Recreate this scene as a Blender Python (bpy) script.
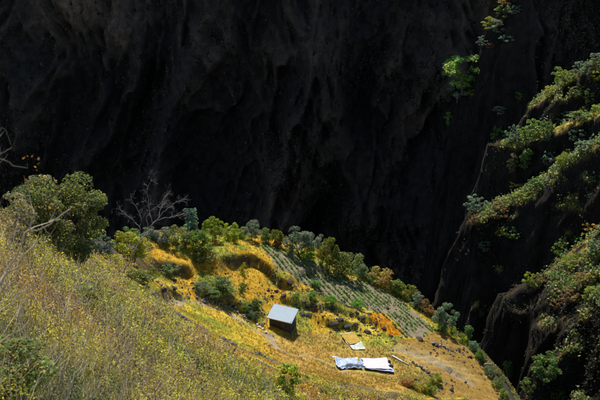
import bpy, math, random
import numpy as np
for o in list(bpy.data.objects):
    bpy.data.objects.remove(o, do_unlink=True)
S = bpy.context.scene
COL = S.collection
random.seed(7)
RNG = np.random.default_rng(11)

# ------------------------------------------------------------------ camera, sky, sun, exposure
PITCH = math.radians(24.0)
LENS = 48.0
FPX = 600 * LENS / 36.0
cd = bpy.data.cameras.new('camera'); cam = bpy.data.objects.new('camera', cd); COL.objects.link(cam)
cd.lens = LENS; cd.sensor_width = 36; cd.clip_start = 0.1; cd.clip_end = 6000
cam.location = (0, 0, 0); cam.rotation_euler = (math.pi / 2 - PITCH, 0, 0)
cd.dof.use_dof = True; cd.dof.focus_distance = 130; cd.dof.aperture_fstop = 5.0
S.camera = cam

SUN_EL, SUN_AZ = math.radians(47), math.radians(-6)      # azimuth from +Y towards +X
sdir = np.array([math.sin(SUN_AZ) * math.cos(SUN_EL), math.cos(SUN_AZ) * math.cos(SUN_EL), math.sin(SUN_EL)])
W = bpy.data.worlds.new('World'); S.world = W; W.use_nodes = True
wn = W.node_tree; bg = wn.nodes['Background']
sky = wn.nodes.new('ShaderNodeTexSky'); sky.sky_type = 'NISHITA'; sky.sun_disc = False
sky.sun_elevation = SUN_EL; sky.sun_rotation = SUN_AZ; sky.altitude = 2500
sky.air_density = 0.8; sky.dust_density = 0.3
wn.links.new(sky.outputs[0], bg.inputs[0]); bg.inputs[1].default_value = 0.12
sl = bpy.data.lights.new('sun', 'SUN'); sun = bpy.data.objects.new('sun', sl); COL.objects.link(sun)
sl.energy = 5.0; sl.angle = math.radians(0.5); sl.color = (1.0, 0.95, 0.86)
from mathutils import Vector
sun.rotation_euler = Vector(-sdir).to_track_quat('-Z', 'Y').to_euler()
sun.location = (0, 0, 120)
S.view_settings.view_transform = 'Standard'; S.view_settings.look = 'None'
S.view_settings.exposure = 0.35; S.view_settings.gamma = 1.0
S.render.engine = 'CYCLES'

# ------------------------------------------------------------------ helpers
CP, SP = math.cos(PITCH), math.sin(PITCH)
def ray(px, py):
    a, b = (px - 300) / FPX, -(py - 200) / FPX
    v = np.array([a, CP + b * SP, -SP + b * CP])
    return v / np.linalg.norm(v)
def at(px, py, d):
    return ray(px, py) * d

def _hash(ix, iy, iz, seed):
    h = (ix.astype(np.int64) * 374761393 + iy.astype(np.int64) * 668265263 + iz.astype(np.int64) * 2147483647 + seed * 974711) & 0xffffffff
    h = ((h ^ (h >> 13)) * 1274126177) & 0xffffffff
    h = h ^ (h >> 16)
    return (h & 0xffff) / 32767.5 - 1.0
def vnoise(x, y, z=None, seed=0):
    x = np.asarray(x, float); y = np.asarray(y, float)
    z = np.zeros_like(x) if z is None else np.asarray(z, float)
    ix, iy, iz = np.floor(x), np.floor(y), np.floor(z)
    fx, fy, fz = x - ix, y - iy, z - iz
    u, v, w = [t * t * t * (t * (t * 6 - 15) + 10) for t in (fx, fy, fz)]
    r = 0
    for dx in (0, 1):
        for dy in (0, 1):
            for dz in (0, 1):
                wgt = (u if dx else 1 - u) * (v if dy else 1 - v) * (w if dz else 1 - w)
                r = r + wgt * _hash(ix + dx, iy + dy, iz + dz, seed)
    return r
def fbm(x, y, z=None, oct=4, seed=0, gain=.5):
    x = np.asarray(x, float); y = np.asarray(y, float)
    z = np.zeros_like(x) if z is None else np.asarray(z, float)
    r, a, f = 0, 1.0, 1.0
    for i in range(oct):
        r = r + a * vnoise(x * f + i * 17.3, y * f + i * 5.7, z * f, seed + i); a *= gain; f *= 2.03
    return r
def ridged(x, y, z=None, oct=4, seed=0):
    x = np.asarray(x, float); y = np.asarray(y, float)
    z = np.zeros_like(x) if z is None else np.asarray(z, float)
    r, a, f = 0, 1.0, 1.0
    for i in range(oct):
        n = 1 - np.abs(vnoise(x * f + i * 31.1, y * f, z * f, seed + i)) * 2
        r = r + a * n; a *= .5; f *= 2.1
    return r

def mesh_np(name, V, F, C=None, smooth=False):
    """V (n,3), F (m,k) int array or list of such arrays, C (n,3) linear colours"""
    me = bpy.data.meshes.new(name)
    V = np.ascontiguousarray(V, np.float32)
    Fs = F if isinstance(F, list) else [F]
    Fs = [np.asarray(f, np.int32) for f in Fs if len(f)]
    nl = sum(f.size for f in Fs); nf = sum(len(f) for f in Fs)
    me.vertices.add(len(V)); me.vertices.foreach_set('co', V.ravel())
    me.loops.add(nl); me.polygons.add(nf)
    me.loops.foreach_set('vertex_index', np.concatenate([f.ravel() for f in Fs]))
    tot = np.concatenate([np.full(len(f), f.shape[1], np.int32) for f in Fs])
    st = np.concatenate([[0], np.cumsum(tot)[:-1]]).astype(np.int32)
    me.polygons.foreach_set('loop_start', st)
    me.update(calc_edges=True)
    if smooth:
        me.polygons.foreach_set('use_smooth', np.ones(nf, bool))
    if C is not None:
        a = me.attributes.new('Col', 'FLOAT_COLOR', 'POINT')
        C4 = np.ones((len(V), 4), np.float32); C4[:, :3] = C
        a.data.foreach_set('color', C4.ravel())
    me.validate()
    return me
def obj(name, me, mat=None, parent=None, kind=None, loc=None):
    o = bpy.data.objects.new(name, me); COL.objects.link(o)
    if mat is not None and len(me.materials) == 0: me.materials.append(mat)
    if parent is not None: o.parent = parent
    if kind: o['kind'] = kind
    if loc is not None: o.location = loc
    return o
def tag(o, label, cat, group=None, kind=None):
    o['label'] = label; o['category'] = cat
    if group: o['group'] = group
    if kind: o['kind'] = kind
    return o
def thing(name, label, cat, loc=(0, 0, 0), rz=0, group=None, scale=(1, 1, 1)):
    o = bpy.data.objects.new(name, None); COL.objects.link(o); o.empty_display_size = .3
    o.location = loc; o.rotation_euler = (0, 0, rz); o.scale = scale
    return tag(o, label, cat, group)

class Acc:
    """collects vertices, faces and colours for one mesh"""
    def __init__(s): s.V, s.Q, s.T, s.C, s.n = [], [], [], [], 0
    def add(s, V, F, C):
        V = np.asarray(V, float).reshape(-1, 3); F = np.asarray(F, int)
        C = np.asarray(C, float)
        if C.ndim == 1: C = np.tile(C, (len(V), 1))
        s.V.append(V); s.C.append(C)
        (s.Q if F.shape[1] == 4 else s.T).append(F + s.n); s.n += len(V)
    def mesh(s, name, smooth=False):
        F = []
        if s.Q: F.append(np.concatenate(s.Q))
        if s.T: F.append(np.concatenate(s.T))
        return mesh_np(name, np.concatenate(s.V), F, np.concatenate(s.C), smooth)
def tube(acc, P, R, C, sides=5):
    P = np.asarray(P, float); R = np.asarray(R, float) * np.ones(len(P))
    T = np.gradient(P, axis=0); T /= np.linalg.norm(T, axis=1)[:, None] + 1e-9
    ref = np.array([.31, .17, .93])
    A = np.cross(T, ref); A /= np.linalg.norm(A, axis=1)[:, None] + 1e-9
    B = np.cross(T, A)
    an = np.linspace(0, 2 * np.pi, sides, endpoint=False)
    V = P[:, None, :] + R[:, None, None] * (np.cos(an)[None, :, None] * A[:, None, :] + np.sin(an)[None, :, None] * B[:, None, :])
    n = len(P); F = []
    i, j = np.meshgrid(np.arange(n - 1), np.arange(sides), indexing='ij')
    k = (j + 1) % sides
    F = np.stack([i * sides + j, i * sides + k, (i + 1) * sides + k, (i + 1) * sides + j], -1).reshape(-1, 4)
    acc.add(V.reshape(-1, 3), F, C)
def unit(n, rng):
    v = rng.normal(size=(n, 3)); return v / np.linalg.norm(v, axis=1)[:, None]
def leaves(acc, P, N, size, C, rng, asp=.6):
    """one rhombic leaf (quad) at each P with normal about N"""
    n = len(P); size = np.asarray(size) * np.ones(n)
    N = N + rng.normal(size=(n, 3)) * .55; N /= np.linalg.norm(N, axis=1)[:, None]
    A = np.cross(N, unit(n, rng)); A /= np.linalg.norm(A, axis=1)[:, None] + 1e-9
    B = np.cross(N, A)
    a = A * size[:, None]; b = B * (size * asp)[:, None]
    cup = N * (size * .18)[:, None]
    V = np.stack([P - a, P - b + cup, P + a, P + b + cup], 1).reshape(-1, 3)
    F = np.arange(n * 4).reshape(n, 4)
    acc.add(V, F, np.repeat(C, 4, 0))
def blades(acc, P, h, w, C, rng, lean=.45):
    n = len(P); h = np.asarray(h) * np.ones(n); w = np.asarray(w) * np.ones(n)
    an = rng.uniform(0, 2 * np.pi, n); L = rng.uniform(0, lean, n) * h; ln = rng.uniform(0, 2 * np.pi, n)
    s = np.stack([np.cos(an), np.sin(an), np.zeros(n)], 1) * w[:, None] * .5
    tip = P + np.stack([np.cos(ln) * L, np.sin(ln) * L, h], 1)
    V = np.stack([P - s, P + s, tip], 1).reshape(-1, 3)
    acc.add(V, np.arange(n * 3).reshape(n, 3), np.repeat(C, 3, 0))
LEAFGAIN = 1.55
def pal(cols, n, rng, var=.22, p=None):
    c = np.array(cols)[rng.choice(len(cols), n, p=p)]
    return np.clip(c * rng.uniform(1 - var, 1 + var, (n, 1)) * rng.uniform(.93, 1.07, (n, 3)), 0, .9)
def poly_in(P, x, y):
    P = np.asarray(P); r = np.zeros(np.shape(x), bool); j = len(P) - 1
    for i in range(len(P)):
        xi, yi, xj, yj = P[i][0], P[i][1], P[j][0], P[j][1]
        c = ((yi > y) != (yj > y)) & (x < (xj - xi) * (y - yi) / (yj - yi + 1e-12) + xi)
        r ^= c; j = i
    return r
def seg_info(P, x, y):
    """distance, signed side (+ = left of travel), arc param and index-fraction to polyline P (k,2+)"""
    P = np.asarray(P, float)
    best = np.full(np.shape(x), 1e9); side = np.zeros(np.shape(x)); tt = np.zeros(np.shape(x))
    for i in range(len(P) - 1):
        a, b = P[i, :2], P[i + 1, :2]; d = b - a; L2 = d @ d + 1e-9
        t = np.clip(((x - a[0]) * d[0] + (y - a[1]) * d[1]) / L2, 0, 1)
        ex, ey = x - a[0] - t * d[0], y - a[1] - t * d[1]
        dist = np.hypot(ex, ey)
        m = dist < best
        best = np.where(m, dist, best); tt = np.where(m, i + t, tt)
        side = np.where(m, np.sign(d[0] * (y - a[1]) - d[1] * (x - a[0])), side)
    return best, side, tt

# ------------------------------------------------------------------ materials
def new_mat(name):
    m = bpy.data.materials.new(name); m.use_nodes = True
    return m, m.node_tree.nodes, m.node_tree.links, m.node_tree.nodes['Principled BSDF']
def foliage_mat(name, trans=.42, rough=.55):
    m, N, L, b = new_mat(name)
    at_ = N.new('ShaderNodeAttribute'); at_.attribute_name = 'Col'
    oi = N.new('ShaderNodeObjectInfo')
    mx = N.new('ShaderNodeMix'); mx.data_type = 'RGBA'; mx.blend_type = 'MULTIPLY'; mx.inputs[0].default_value = 1
    L.new(at_.outputs['Color'], mx.inputs[6]); L.new(oi.outputs['Color'], mx.inputs[7])
    L.new(mx.outputs[2], b.inputs['Base Color']); b.inputs['Roughness'].default_value = rough
    b.inputs['Specular IOR Level'].default_value = .3
    t = N.new('ShaderNodeBsdfTranslucent'); L.new(mx.outputs[2], t.inputs[0])
    ms = N.new('ShaderNodeMixShader'); ms.inputs[0].default_value = trans
    L.new(b.outputs[0], ms.inputs[1]); L.new(t.outputs[0], ms.inputs[2])
    L.new(ms.outputs[0], N['Material Output'].inputs[0])
    return m
def attr_mat(name, rough=.9, nscale=1.0, namp=.35, bump=.4, bscale=3.0, spec=.2, bdist=.3, zs=1.0):
    m, N, L, b = new_mat(name)
    at_ = N.new('ShaderNodeAttribute'); at_.attribute_name = 'Col'
    tc = N.new('ShaderNodeTexCoord')
    n1 = N.new('ShaderNodeTexNoise'); n1.inputs['Scale'].default_value = nscale; n1.inputs['Detail'].default_value = 8; n1.inputs['Roughness'].default_value = .7
    L.new(tc.outputs['Object'], n1.inputs['Vector'])
    mr = N.new('ShaderNodeMapRange'); mr.inputs[1].default_value = .3; mr.inputs[2].default_value = .7
    mr.inputs[3].default_value = 1 - namp; mr.inputs[4].default_value = 1 + namp
    L.new(n1.outputs['Fac'], mr.inputs[0])
    oi = N.new('ShaderNodeObjectInfo')
    mo = N.new('ShaderNodeMix'); mo.data_type = 'RGBA'; mo.blend_type = 'MULTIPLY'; mo.inputs[0].default_value = 1
    L.new(at_.outputs['Color'], mo.inputs[6]); L.new(oi.outputs['Color'], mo.inputs[7])
    vm = N.new('ShaderNodeVectorMath'); vm.operation = 'SCALE'
    L.new(mo.outputs[2], vm.inputs[0]); L.new(mr.outputs[0], vm.inputs['Scale'])
    L.new(vm.outputs[0], b.inputs['Base Color'])
    b.inputs['Roughness'].default_value = rough; b.inputs['Specular IOR Level'].default_value = spec
    n2 = N.new('ShaderNodeTexNoise'); n2.inputs['Scale'].default_value = bscale; n2.inputs['Detail'].default_value = 10; n2.inputs['Roughness'].default_value = .7
    mp = N.new('ShaderNodeMapping'); mp.inputs['Scale'].default_value = (1, 1, zs); L.new(tc.outputs['Object'], mp.inputs[0]); L.new(mp.outputs[0], n2.inputs['Vector'])
    bp = N.new('ShaderNodeBump'); bp.inputs['Strength'].default_value = bump; bp.inputs['Distance'].default_value = bdist
    L.new(n2.outputs['Fac'], bp.inputs['Height']); L.new(bp.outputs[0], b.inputs['Normal'])
    return m
M_LEAF = foliage_mat('leaves', .5)
M_GRASS = foliage_mat('dry_grass', .5, .6)
M_BARK = attr_mat('bark', .9, 6, .3, .5, 14, .2, .03)
M_SOIL = attr_mat('hillside_soil', .95, .9, .35, .6, 2.5, .1, .25)
M_CLIFF = attr_mat('cliff_rock', .92, .3, .55, .9, .9, .12, .9, .4)
M_ROCK = attr_mat('boulder_rock', .85, 2.2, .4, .7, 3.5, .25, .12)

# ------------------------------------------------------------------ near hillside as a height field
CTRL = [(-120, 420, 9), (0, 400, 14), (-80, 300, 16), (0, 300, 22), (0, 225, 36), (-90, 225, 26), (60, 262, 36), (100, 400, 20), (110, 285, 58),
        (50, 320, 26), (100, 330, 36), (150, 340, 48), (200, 400, 32), (200, 350, 68), (250, 400, 42), (150, 300, 88), (300, 400, 56), (285, 373, 100), (240, 350, 103), (180, 318, 108),
        (350, 400, 84), (390, 400, 104), (350, 385, 112), (425, 397, 126),
        (160, 290, 124), (280, 330, 136), (260, 318, 137), (330, 320, 143), (345, 365, 130), (390, 370, 133), (440, 380, 137), (430, 345, 146), (490, 395, 141),
        (160, 258, 140), (205, 262, 143), (240, 290, 140), (240, 250, 152), (300, 275, 153),
        (150, 240, 144), (115, 243, 118), (200, 240, 153), (250, 236, 162), (300, 250, 163), (350, 275, 163), (400, 303, 162), (440, 330, 158), (485, 372, 149)]
CREST = [(-220, 190, 25), (-60, 212, 30), (0, 215, 42), (50, 232, 75), (100, 241, 112), (150, 238, 146), (200, 236, 157), (250, 233, 166), (300, 244, 168), (350, 268, 168),
         (400, 296, 166), (440, 322, 162), (470, 345, 156), (490, 368, 151), (506, 395, 143), (515, 430, 134), (530, 500, 118), (560, 600, 90), (640, 800, 60)]
ctrl = [at(*c) for c in CTRL] + [at(*c) for c in CREST]
ctrl += [np.array(v, float) for v in [(0, 0, -1.9), (-12, 0, 5), (-30, 0, 16), (-40, 20, 10), (12, 0, -8), (25, 0, -18), (0, -20, 10), (-25, -20, 24), (25, -20, -6), (30, 40, -46), (20, 20, -26)]]
ctrl = np.array(ctrl)
def tps_fit(P, lam):
    n = len(P); D = np.hypot(P[:, None, 0] - P[None, :, 0], P[:, None, 1] - P[None, :, 1])
    K = np.where(D > 0, D * D * np.log(D + 1e-9), 0) + lam * np.eye(n)
    A = np.zeros((n + 3, n + 3)); A[:n, :n] = K; A[:n, n] = 1; A[:n, n + 1:] = P[:, :2]; A[n:, :n] = A[:n, n:].T
    return np.linalg.solve(A, np.concatenate([P[:, 2], np.zeros(3)]))
TW = tps_fit(ctrl, 60.0)
def tps(x, y):
    r = TW[len(ctrl)] + TW[len(ctrl) + 1] * x + TW[len(ctrl) + 2] * y
    for i in range(len(ctrl)):
        d2 = (x - ctrl[i, 0]) ** 2 + (y - ctrl[i, 1]) ** 2
        r = r + TW[i] * .5 * d2 * np.log(d2 + 1e-9)
    return r
GX = np.arange(-75, 85.01, .5); GY = np.arange(-22, 215.01, .5)
XX, YY = np.meshgrid(GX, GY)
H = tps(XX, YY)
crest_w = np.array([at(*c) for c in CREST])
cd_, cs_, ct_ = seg_info(crest_w, XX, YY)
# travelling left -> right along the crest, the gorge lies on the left hand
zc = np.interp(ct_, np.arange(len(crest_w)), crest_w[:, 2])
out = cs_ > 0
nz = fbm(XX * .05, YY * .05, oct=4, seed=3)
H_in = H + fbm(XX * .06, YY * .06, oct=3, seed=8) * .45 + fbm(XX * .22, YY * .22, oct=4, seed=5) * .22
edge_pull = np.exp(-cd_ / 3.0) * .6
H_out = np.minimum(H, zc + .6) - np.minimum(cd_ * cd_ * .12, cd_ * 1.1 + 0.0) - cd_ * .25 + fbm(XX * .08, YY * .08, oct=4, seed=4) * np.minimum(cd_ * .15, 2.5)
HT = np.where(out, np.maximum(H_out, -222), H_in - edge_pull * .4)
def hsample(HG, gx, gy, x, y):
    fx = np.clip((np.asarray(x, float) - gx[0]) / (gx[1] - gx[0]), 0, len(gx) - 1.001); fy = np.clip((np.asarray(y, float) - gy[0]) / (gy[1] - gy[0]), 0, len(gy) - 1.001)
    ix, iy = fx.astype(int), fy.astype(int); u, v = fx - ix, fy - iy
    return HG[iy, ix] * (1 - u) * (1 - v) + HG[iy, ix + 1] * u * (1 - v) + HG[iy + 1, ix] * (1 - u) * v + HG[iy + 1, ix + 1] * u * v
def hit(px, py, HG, gx, gy, d0=5, d1=330, step=.25):
    r = ray(px, py); d = np.arange(d0, d1, step)
    P = r[None] * d[:, None]
    ins = (P[:, 0] > gx[0]) & (P[:, 0] < gx[-1]) & (P[:, 1] > gy[0]) & (P[:, 1] < gy[-1])
    h = hsample(HG, gx, gy, P[:, 0], P[:, 1])
    k = np.where(ins & (P[:, 2] < h))[0]
    if len(k) == 0: return None
    p = P[k[0]].copy(); p[2] = hsample(HG, gx, gy, p[0], p[1]); return p
def gnd(px, py):
    for q in range(60):
        p = hit(px, py + q, HT, GX, GY)
        if p is not None and np.linalg.norm(p) < 190: return p
    return at(px, py, 150)
def hz(x, y): return hsample(HT, GX, GY, x, y)

# terrace banks: ground behind each line is raised and its front face stands steep
BANKS = [([(146, 278), (158, 273), (172, 272), (184, 274), (195, 279)], 1.7, 16),
         ([(217, 277), (226, 268), (238, 264), (250, 264), (260, 268), (270, 279), (281, 288), (291, 293)], 1.6, 18),
         ([(150, 302), (163, 298), (176, 297), (189, 303)], 1.2, 8),
         ([(196, 296), (215, 302), (235, 308), (250, 316)], 1.2, 6),
         ([(310, 318), (330, 326), (352, 328), (362, 330)], 1.0, 7),
         ([(268, 296), (300, 305), (340, 312), (372, 322), (392, 336)], .9, 6),
         ([(430, 362), (450, 372), (462, 380)], .6, 5)]
for line, hgt, dec in BANKS:
    Pw = np.array([gnd(*p)[:2] for p in line])
    d, s, t = seg_info(Pw, XX, YY)
    endf = np.clip(np.minimum(t, len(Pw) - 1 - t) * 1.5, 0, 1)
    jig = fbm(XX * .35, YY * .35, oct=3, seed=21) * .5
    sd = d * s + jig
    up = np.clip(sd / .8, 0, 1) ** .8 * np.exp(-np.maximum(sd, 0) / dec)
    dn = np.where(sd < 0, -.35 * np.exp(sd / 3.0), -.35 * np.clip(1 - sd / .55, 0, 1))
    HT = HT + np.where(out, 0, (hgt * up + hgt * dn) * endf)

# ---- zones on the ground, as polygons of ground points
def gpoly(pts): return np.array([gnd(*p)[:2] for p in pts])
Z_FARM = gpoly([(143, 262), (152, 236), (200, 234), (250, 232), (300, 243), (350, 267), (400, 295), (440, 322), (488, 368), (506, 398), (428, 398), (395, 390), (350, 384), (300, 378), (283, 372), (240, 352), (205, 332), (180, 316), (160, 300), (145, 290)])
Z_VEG = gpoly([(258, 243), (300, 256), (340, 276), (372, 283), (400, 300), (437, 331), (424, 338), (404, 338), (386, 318), (350, 305), (312, 288), (276, 268)])
Z_STUB = gpoly([(404, 341), (424, 339), (440, 331), (462, 345), (490, 374), (505, 398), (432, 397), (425, 375), (402, 355)])
Z_ORANGE = gpoly([(366, 318), (384, 313), (410, 338), (392, 337)])
Z_ORANGE2 = gpoly([(180, 318), (240, 354), (285, 374), (292, 384), (240, 372), (190, 345)])
Z_OCH = gpoly([(262, 338), (276, 333), (300, 330), (330, 332), (365, 345), (400, 352), (428, 366), (430, 396), (395, 390), (350, 384), (300, 377), (284, 366)])
Z_PALE = gpoly([(390, 352), (398, 345), (420, 350), (470, 372), (480, 384), (455, 378), (415, 362)])
Z_GREEN = [gpoly([(193, 284), (205, 279), (228, 278), (236, 284), (236, 298), (215, 302), (195, 297)]), gpoly([(242, 300), (258, 300), (264, 310), (262, 325), (252, 322), (243, 312)]),
           gpoly([(295, 288), (320, 291), (346, 308), (334, 314), (304, 302)]), gpoly([(398, 376), (430, 373), (442, 392), (406, 394)]), gpoly([(148, 270), (165, 264), (185, 268), (180, 277), (155, 280)]), gpoly([(254, 259), (262, 262), (275, 278), (268, 276), (256, 266)])]
DIRT_PATHS = [[(166, 300), (185, 300), (205, 305), (225, 311), (243, 322), (258, 332), (270, 337)], [(270, 335), (272, 343), (280, 350), (292, 356), (306, 356)], [(306, 356), (330, 364), (345, 372)], [(398, 350), (420, 356), (450, 372), (470, 384)]]
paths_w = [np.array([gnd(*p)[:2] for p in l]) for l in DIRT_PATHS]
G_GOLD, G_ORNG, G_OLIV = np.array([.55, .43, .05]), np.array([.55, .33, .028]), np.array([.34, .35, .055])
n_a = fbm(XX * .07, YY * .07, oct=4, seed=31); n_b = fbm(XX * .25, YY * .25, oct=3, seed=41)
Cg = np.zeros(XX.shape + (3,)); Cg[:] = (.12, .09, .045)
Cg = Cg * (1 + .35 * np.clip(n_b, -1, 1))[..., None]
fm = poly_in(Z_FARM, XX + n_b * .8, YY + n_a * .8) & ~out
w1 = np.clip(n_a * 1.6 + .05, 0, 1)[..., None]; w2 = np.clip(n_b * 1.6 + .0, 0, 1)[..., None]
field = G_GOLD * (1 - w1) + G_ORNG * w1; field = field * (1 - w2) + G_OLIV * w2
Cg[fm] = field[fm] * .9
def paint(Zp, col, jit=.5, keep=0.0):
    m = poly_in(Zp, XX + n_b * jit, YY + n_a * jit) & ~out
    Cg[m] = Cg[m] * keep + np.array(col) * (1 - keep)
paint(Z_VEG, (.22, .18, .115)); paint(Z_STUB, (.27, .155, .042), 1.0, .1); paint(Z_ORANGE, (.52, .24, .012)); paint(Z_ORANGE2, (.43, .20, .025), .8, .3); paint(Z_OCH, (.34, .225, .07), 1.2, .3); paint(Z_PALE, (.36, .26, .10), .8, .35)
for z in Z_GREEN: paint(z, (.15, .17, .045), .8, .35)
for pw in paths_w:
    d, s, t = seg_info(pw, XX, YY)
    k = np.clip(1.3 - (d + n_b * .4) / .5, 0, 1)[..., None] * .8
    Cg = Cg * (1 - k) + np.array([.30, .25, .17]) * k
    HT = HT - k[..., 0] * .12
# ploughed ridges in the stubble field and in the vegetable field
va, vb = gnd(372, 290)[:2], gnd(420, 333)[:2]
RD = (vb - va) / np.linalg.norm(vb - va); RN = np.array([-RD[1], RD[0]])
sa, sb = gnd(420, 372)[:2], gnd(490, 376)[:2]
SD_ = (sb - sa) / np.linalg.norm(sb - sa); SN = np.array([-SD_[1], SD_[0]])
ms = poly_in(Z_STUB, XX, YY); mv = poly_in(Z_VEG, XX, YY)
HT = HT + np.where(ms, .08 * np.sin((XX * SN[0] + YY * SN[1]) * 2 * np.pi / 1.5), 0) + np.where(mv, .08 * np.sin((XX * RN[0] + YY * RN[1]) * 2 * np.pi / 1.2), 0)
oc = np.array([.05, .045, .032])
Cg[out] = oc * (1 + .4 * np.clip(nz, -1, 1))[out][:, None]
# steep bank faces take a dark brown: slope by finite difference
gy_, gx_ = np.gradient(HT, .5)
slp = np.hypot(gx_, gy_)
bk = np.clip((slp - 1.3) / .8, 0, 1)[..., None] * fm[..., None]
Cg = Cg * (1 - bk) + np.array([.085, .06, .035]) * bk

def grid_faces(nr, nc):
    i, j = np.meshgrid(np.arange(nr - 1), np.arange(nc - 1), indexing='ij')
    a = i * nc + j
    return np.stack([a, a + 1, a + nc + 1, a + nc], -1).reshape(-1, 4)
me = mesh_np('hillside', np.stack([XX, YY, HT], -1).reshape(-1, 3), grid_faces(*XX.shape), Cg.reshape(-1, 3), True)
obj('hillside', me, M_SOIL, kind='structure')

# gorge floor, one sheet to the horizon
n_ = 60; gx2 = np.linspace(-2500, 2500, n_); A_, B_ = np.meshgrid(gx2, gx2)
Zf = -226 + fbm(A_ * .004, B_ * .004, oct=3, seed=2) * 3
obj('gorge_floor', mesh_np('gorge_floor', np.stack([A_, B_, Zf], -1).reshape(-1, 3), grid_faces(n_, n_), np.tile((.06, .055, .05), (n_ * n_, 1)), True), M_CLIFF, kind='structure')

# ------------------------------------------------------------------ far gorge wall
wx = np.concatenate([np.arange(-300, -195, 3.), np.arange(-195, 195, .95), np.arange(195, 341, 3.)]); wz = np.concatenate([np.arange(-230, -196, 3.), np.arange(-196, -45, .85), np.arange(-45, 113, 3.)])
WX, WZ = np.meshgrid(wx, wz)
base_y = 372 + (WZ + 170) / math.tan(math.radians(67))
warp = fbm(WX * .012, WZ * .006, oct=3, seed=51) * 14
lean = WX + warp - WZ * .18
w2_ = fbm(WX * .035, WZ * .02, oct=3, seed=58)
r1 = ridged(lean * .016, WZ * .003, oct=2, seed=52)
r2 = ridged((lean + w2_ * 9) * .036 + 9, WZ * .007, oct=2, seed=55)
r3 = ridged((WX + w2_ * 8 - WZ * .3) * .085, WZ * .018, oct=3, seed=59)
r5 = ridged((WX + WZ * .35 + w2_ * 5) * .21, WZ * .045, oct=4, seed=61)
r4 = fbm(WX * .45, WZ * .22, oct=3, seed=63)
sw = WZ * .055 + WX * .006 + fbm(WX * .02, WZ * .03, oct=3, seed=66) * 1.0
strata = np.clip(np.mod(sw, 1) * 1.6, 0, 1)
gully = np.exp(-((WX - (30 + (WZ + 130) * .55)) / 14) ** 2) * 16
WYY = base_y - r1 * 13 - r2 * 15 - r3 * 7.0 - r5 * 2.6 - r4 * .7 - strata * .6 + gully
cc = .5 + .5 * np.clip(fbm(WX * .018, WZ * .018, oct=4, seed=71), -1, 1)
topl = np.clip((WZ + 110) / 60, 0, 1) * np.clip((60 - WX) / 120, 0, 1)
rockc = np.array([.20, .13, .082]); veg_shade_c = np.array([.040, .034, .024])
mixw = np.clip((cc - .3) * .6 + topl * .42 + (r2 - .5) * .26 + (r3 - .5) * .24 + (r5 - .6) * .16, 0, 1)[..., None]  # rib crests lightened, gullies darkened: relief shade painted in beside the vegetation
WC = veg_shade_c * (1 - mixw) + rockc * mixw
# pale scree trickle down the middle gully
s1 = np.array([[at(332, 172, 410)[0], at(332, 172, 410)[2]], [at(322, 195, 405)[0], at(322, 195, 405)[2]], [at(310, 225, 398)[0], at(310, 225, 398)[2]]])
dd, _, _ = seg_info(s1, WX, WZ)
kk = np.clip(1.2 - dd / 1.6, 0, 1)[..., None] * np.clip(vnoise(WX * .7, WZ * .7, seed=5) + .4, 0, 1)[..., None]
WC = WC * (1 - kk) + np.array([.3, .27, .23]) * kk
Vw = np.stack([WX, WYY, WZ], -1)
back = Vw[-1:].copy(); back = np.concatenate([back + np.array([0, 30 * k, 5 * k - k * k]) for k in range(1, 9)], 0)
Vw = np.concatenate([Vw, back], 0); WC = np.concatenate([WC, np.repeat(WC[-1:], 8, 0)], 0)
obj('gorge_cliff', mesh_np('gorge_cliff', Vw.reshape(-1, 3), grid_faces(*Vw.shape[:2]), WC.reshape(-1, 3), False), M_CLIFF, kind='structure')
def wall_y(x, z):
    ix = np.clip(np.searchsorted(wx, x) - 1, 0, len(wx) - 2); iz = np.clip(np.searchsorted(wz, z) - 1, 0, len(wz) - 2)
    u = (x - wx[ix]) / (wx[ix + 1] - wx[ix]); v = (z - wz[iz]) / (wz[iz + 1] - wz[iz])
    return WYY[iz, ix] * (1 - u) * (1 - v) + WYY[iz, ix + 1] * u * (1 - v) + WYY[iz + 1, ix] * (1 - u) * v + WYY[iz + 1, ix + 1] * u * v

# ------------------------------------------------------------------ spurs of the right-hand mountain
SPURS = [  # crest (px,py,d), shoulder width, shoulder slope, flank slope; every crest runs away from the camera as it falls to the left
    ([(700, 10, 236), (640, 38, 241), (600, 58, 247), (572, 78, 256), (548, 94, 265), (540, 112, 275), (548, 150, 292), (562, 230, 310)], 9.0, .6, 2.6),
    ([(700, 66, 224), (640, 94, 226), (600, 110, 229), (560, 126, 232), (525, 138, 235), (494, 142, 238), (504, 165, 252), (522, 230, 274)], 4.0, .3, 2.9),
    ([(700, 88, 208), (630, 116, 209), (590, 144, 211), (560, 164, 214), (530, 188, 217), (500, 203, 220), (470, 212, 223), (482, 240, 238), (504, 300, 258)], 6.0, .38, 2.7),
    ([(720, 150, 184), (650, 192, 186), (600, 228, 189), (570, 252, 192), (540, 276, 196), (536, 312, 208), (544, 380, 226)], 17, .72, 2.4),
    ([(700, 246, 168), (640, 266, 171), (600, 290, 176), (575, 308, 182), (560, 345, 190), (552, 400, 200)], 8.5, .8, 2.4),
    ([(520, -60, 296), (503, 2, 300), (490, 22, 304), (478, 52, 309), (462, 84, 313), (454, 112, 317), (462, 160, 328), (478, 240, 344)], .5, .8, 4.6),
]
RX = np.arange(18, 160.01, .55); RY = np.arange(118, 372.01, .55)
RXX, RYY = np.meshgrid(RX, RY)
HR = np.full(RXX.shape, -224.0); FLAT = np.zeros(RXX.shape)
wn1 = fbm(RXX * .06, RYY * .06, oct=4, seed=81); wn2 = fbm(RXX * .22, RYY * .22, oct=4, seed=85); wn3 = fbm(RXX * .11, RYY * .11, oct=2, seed=88)
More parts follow.
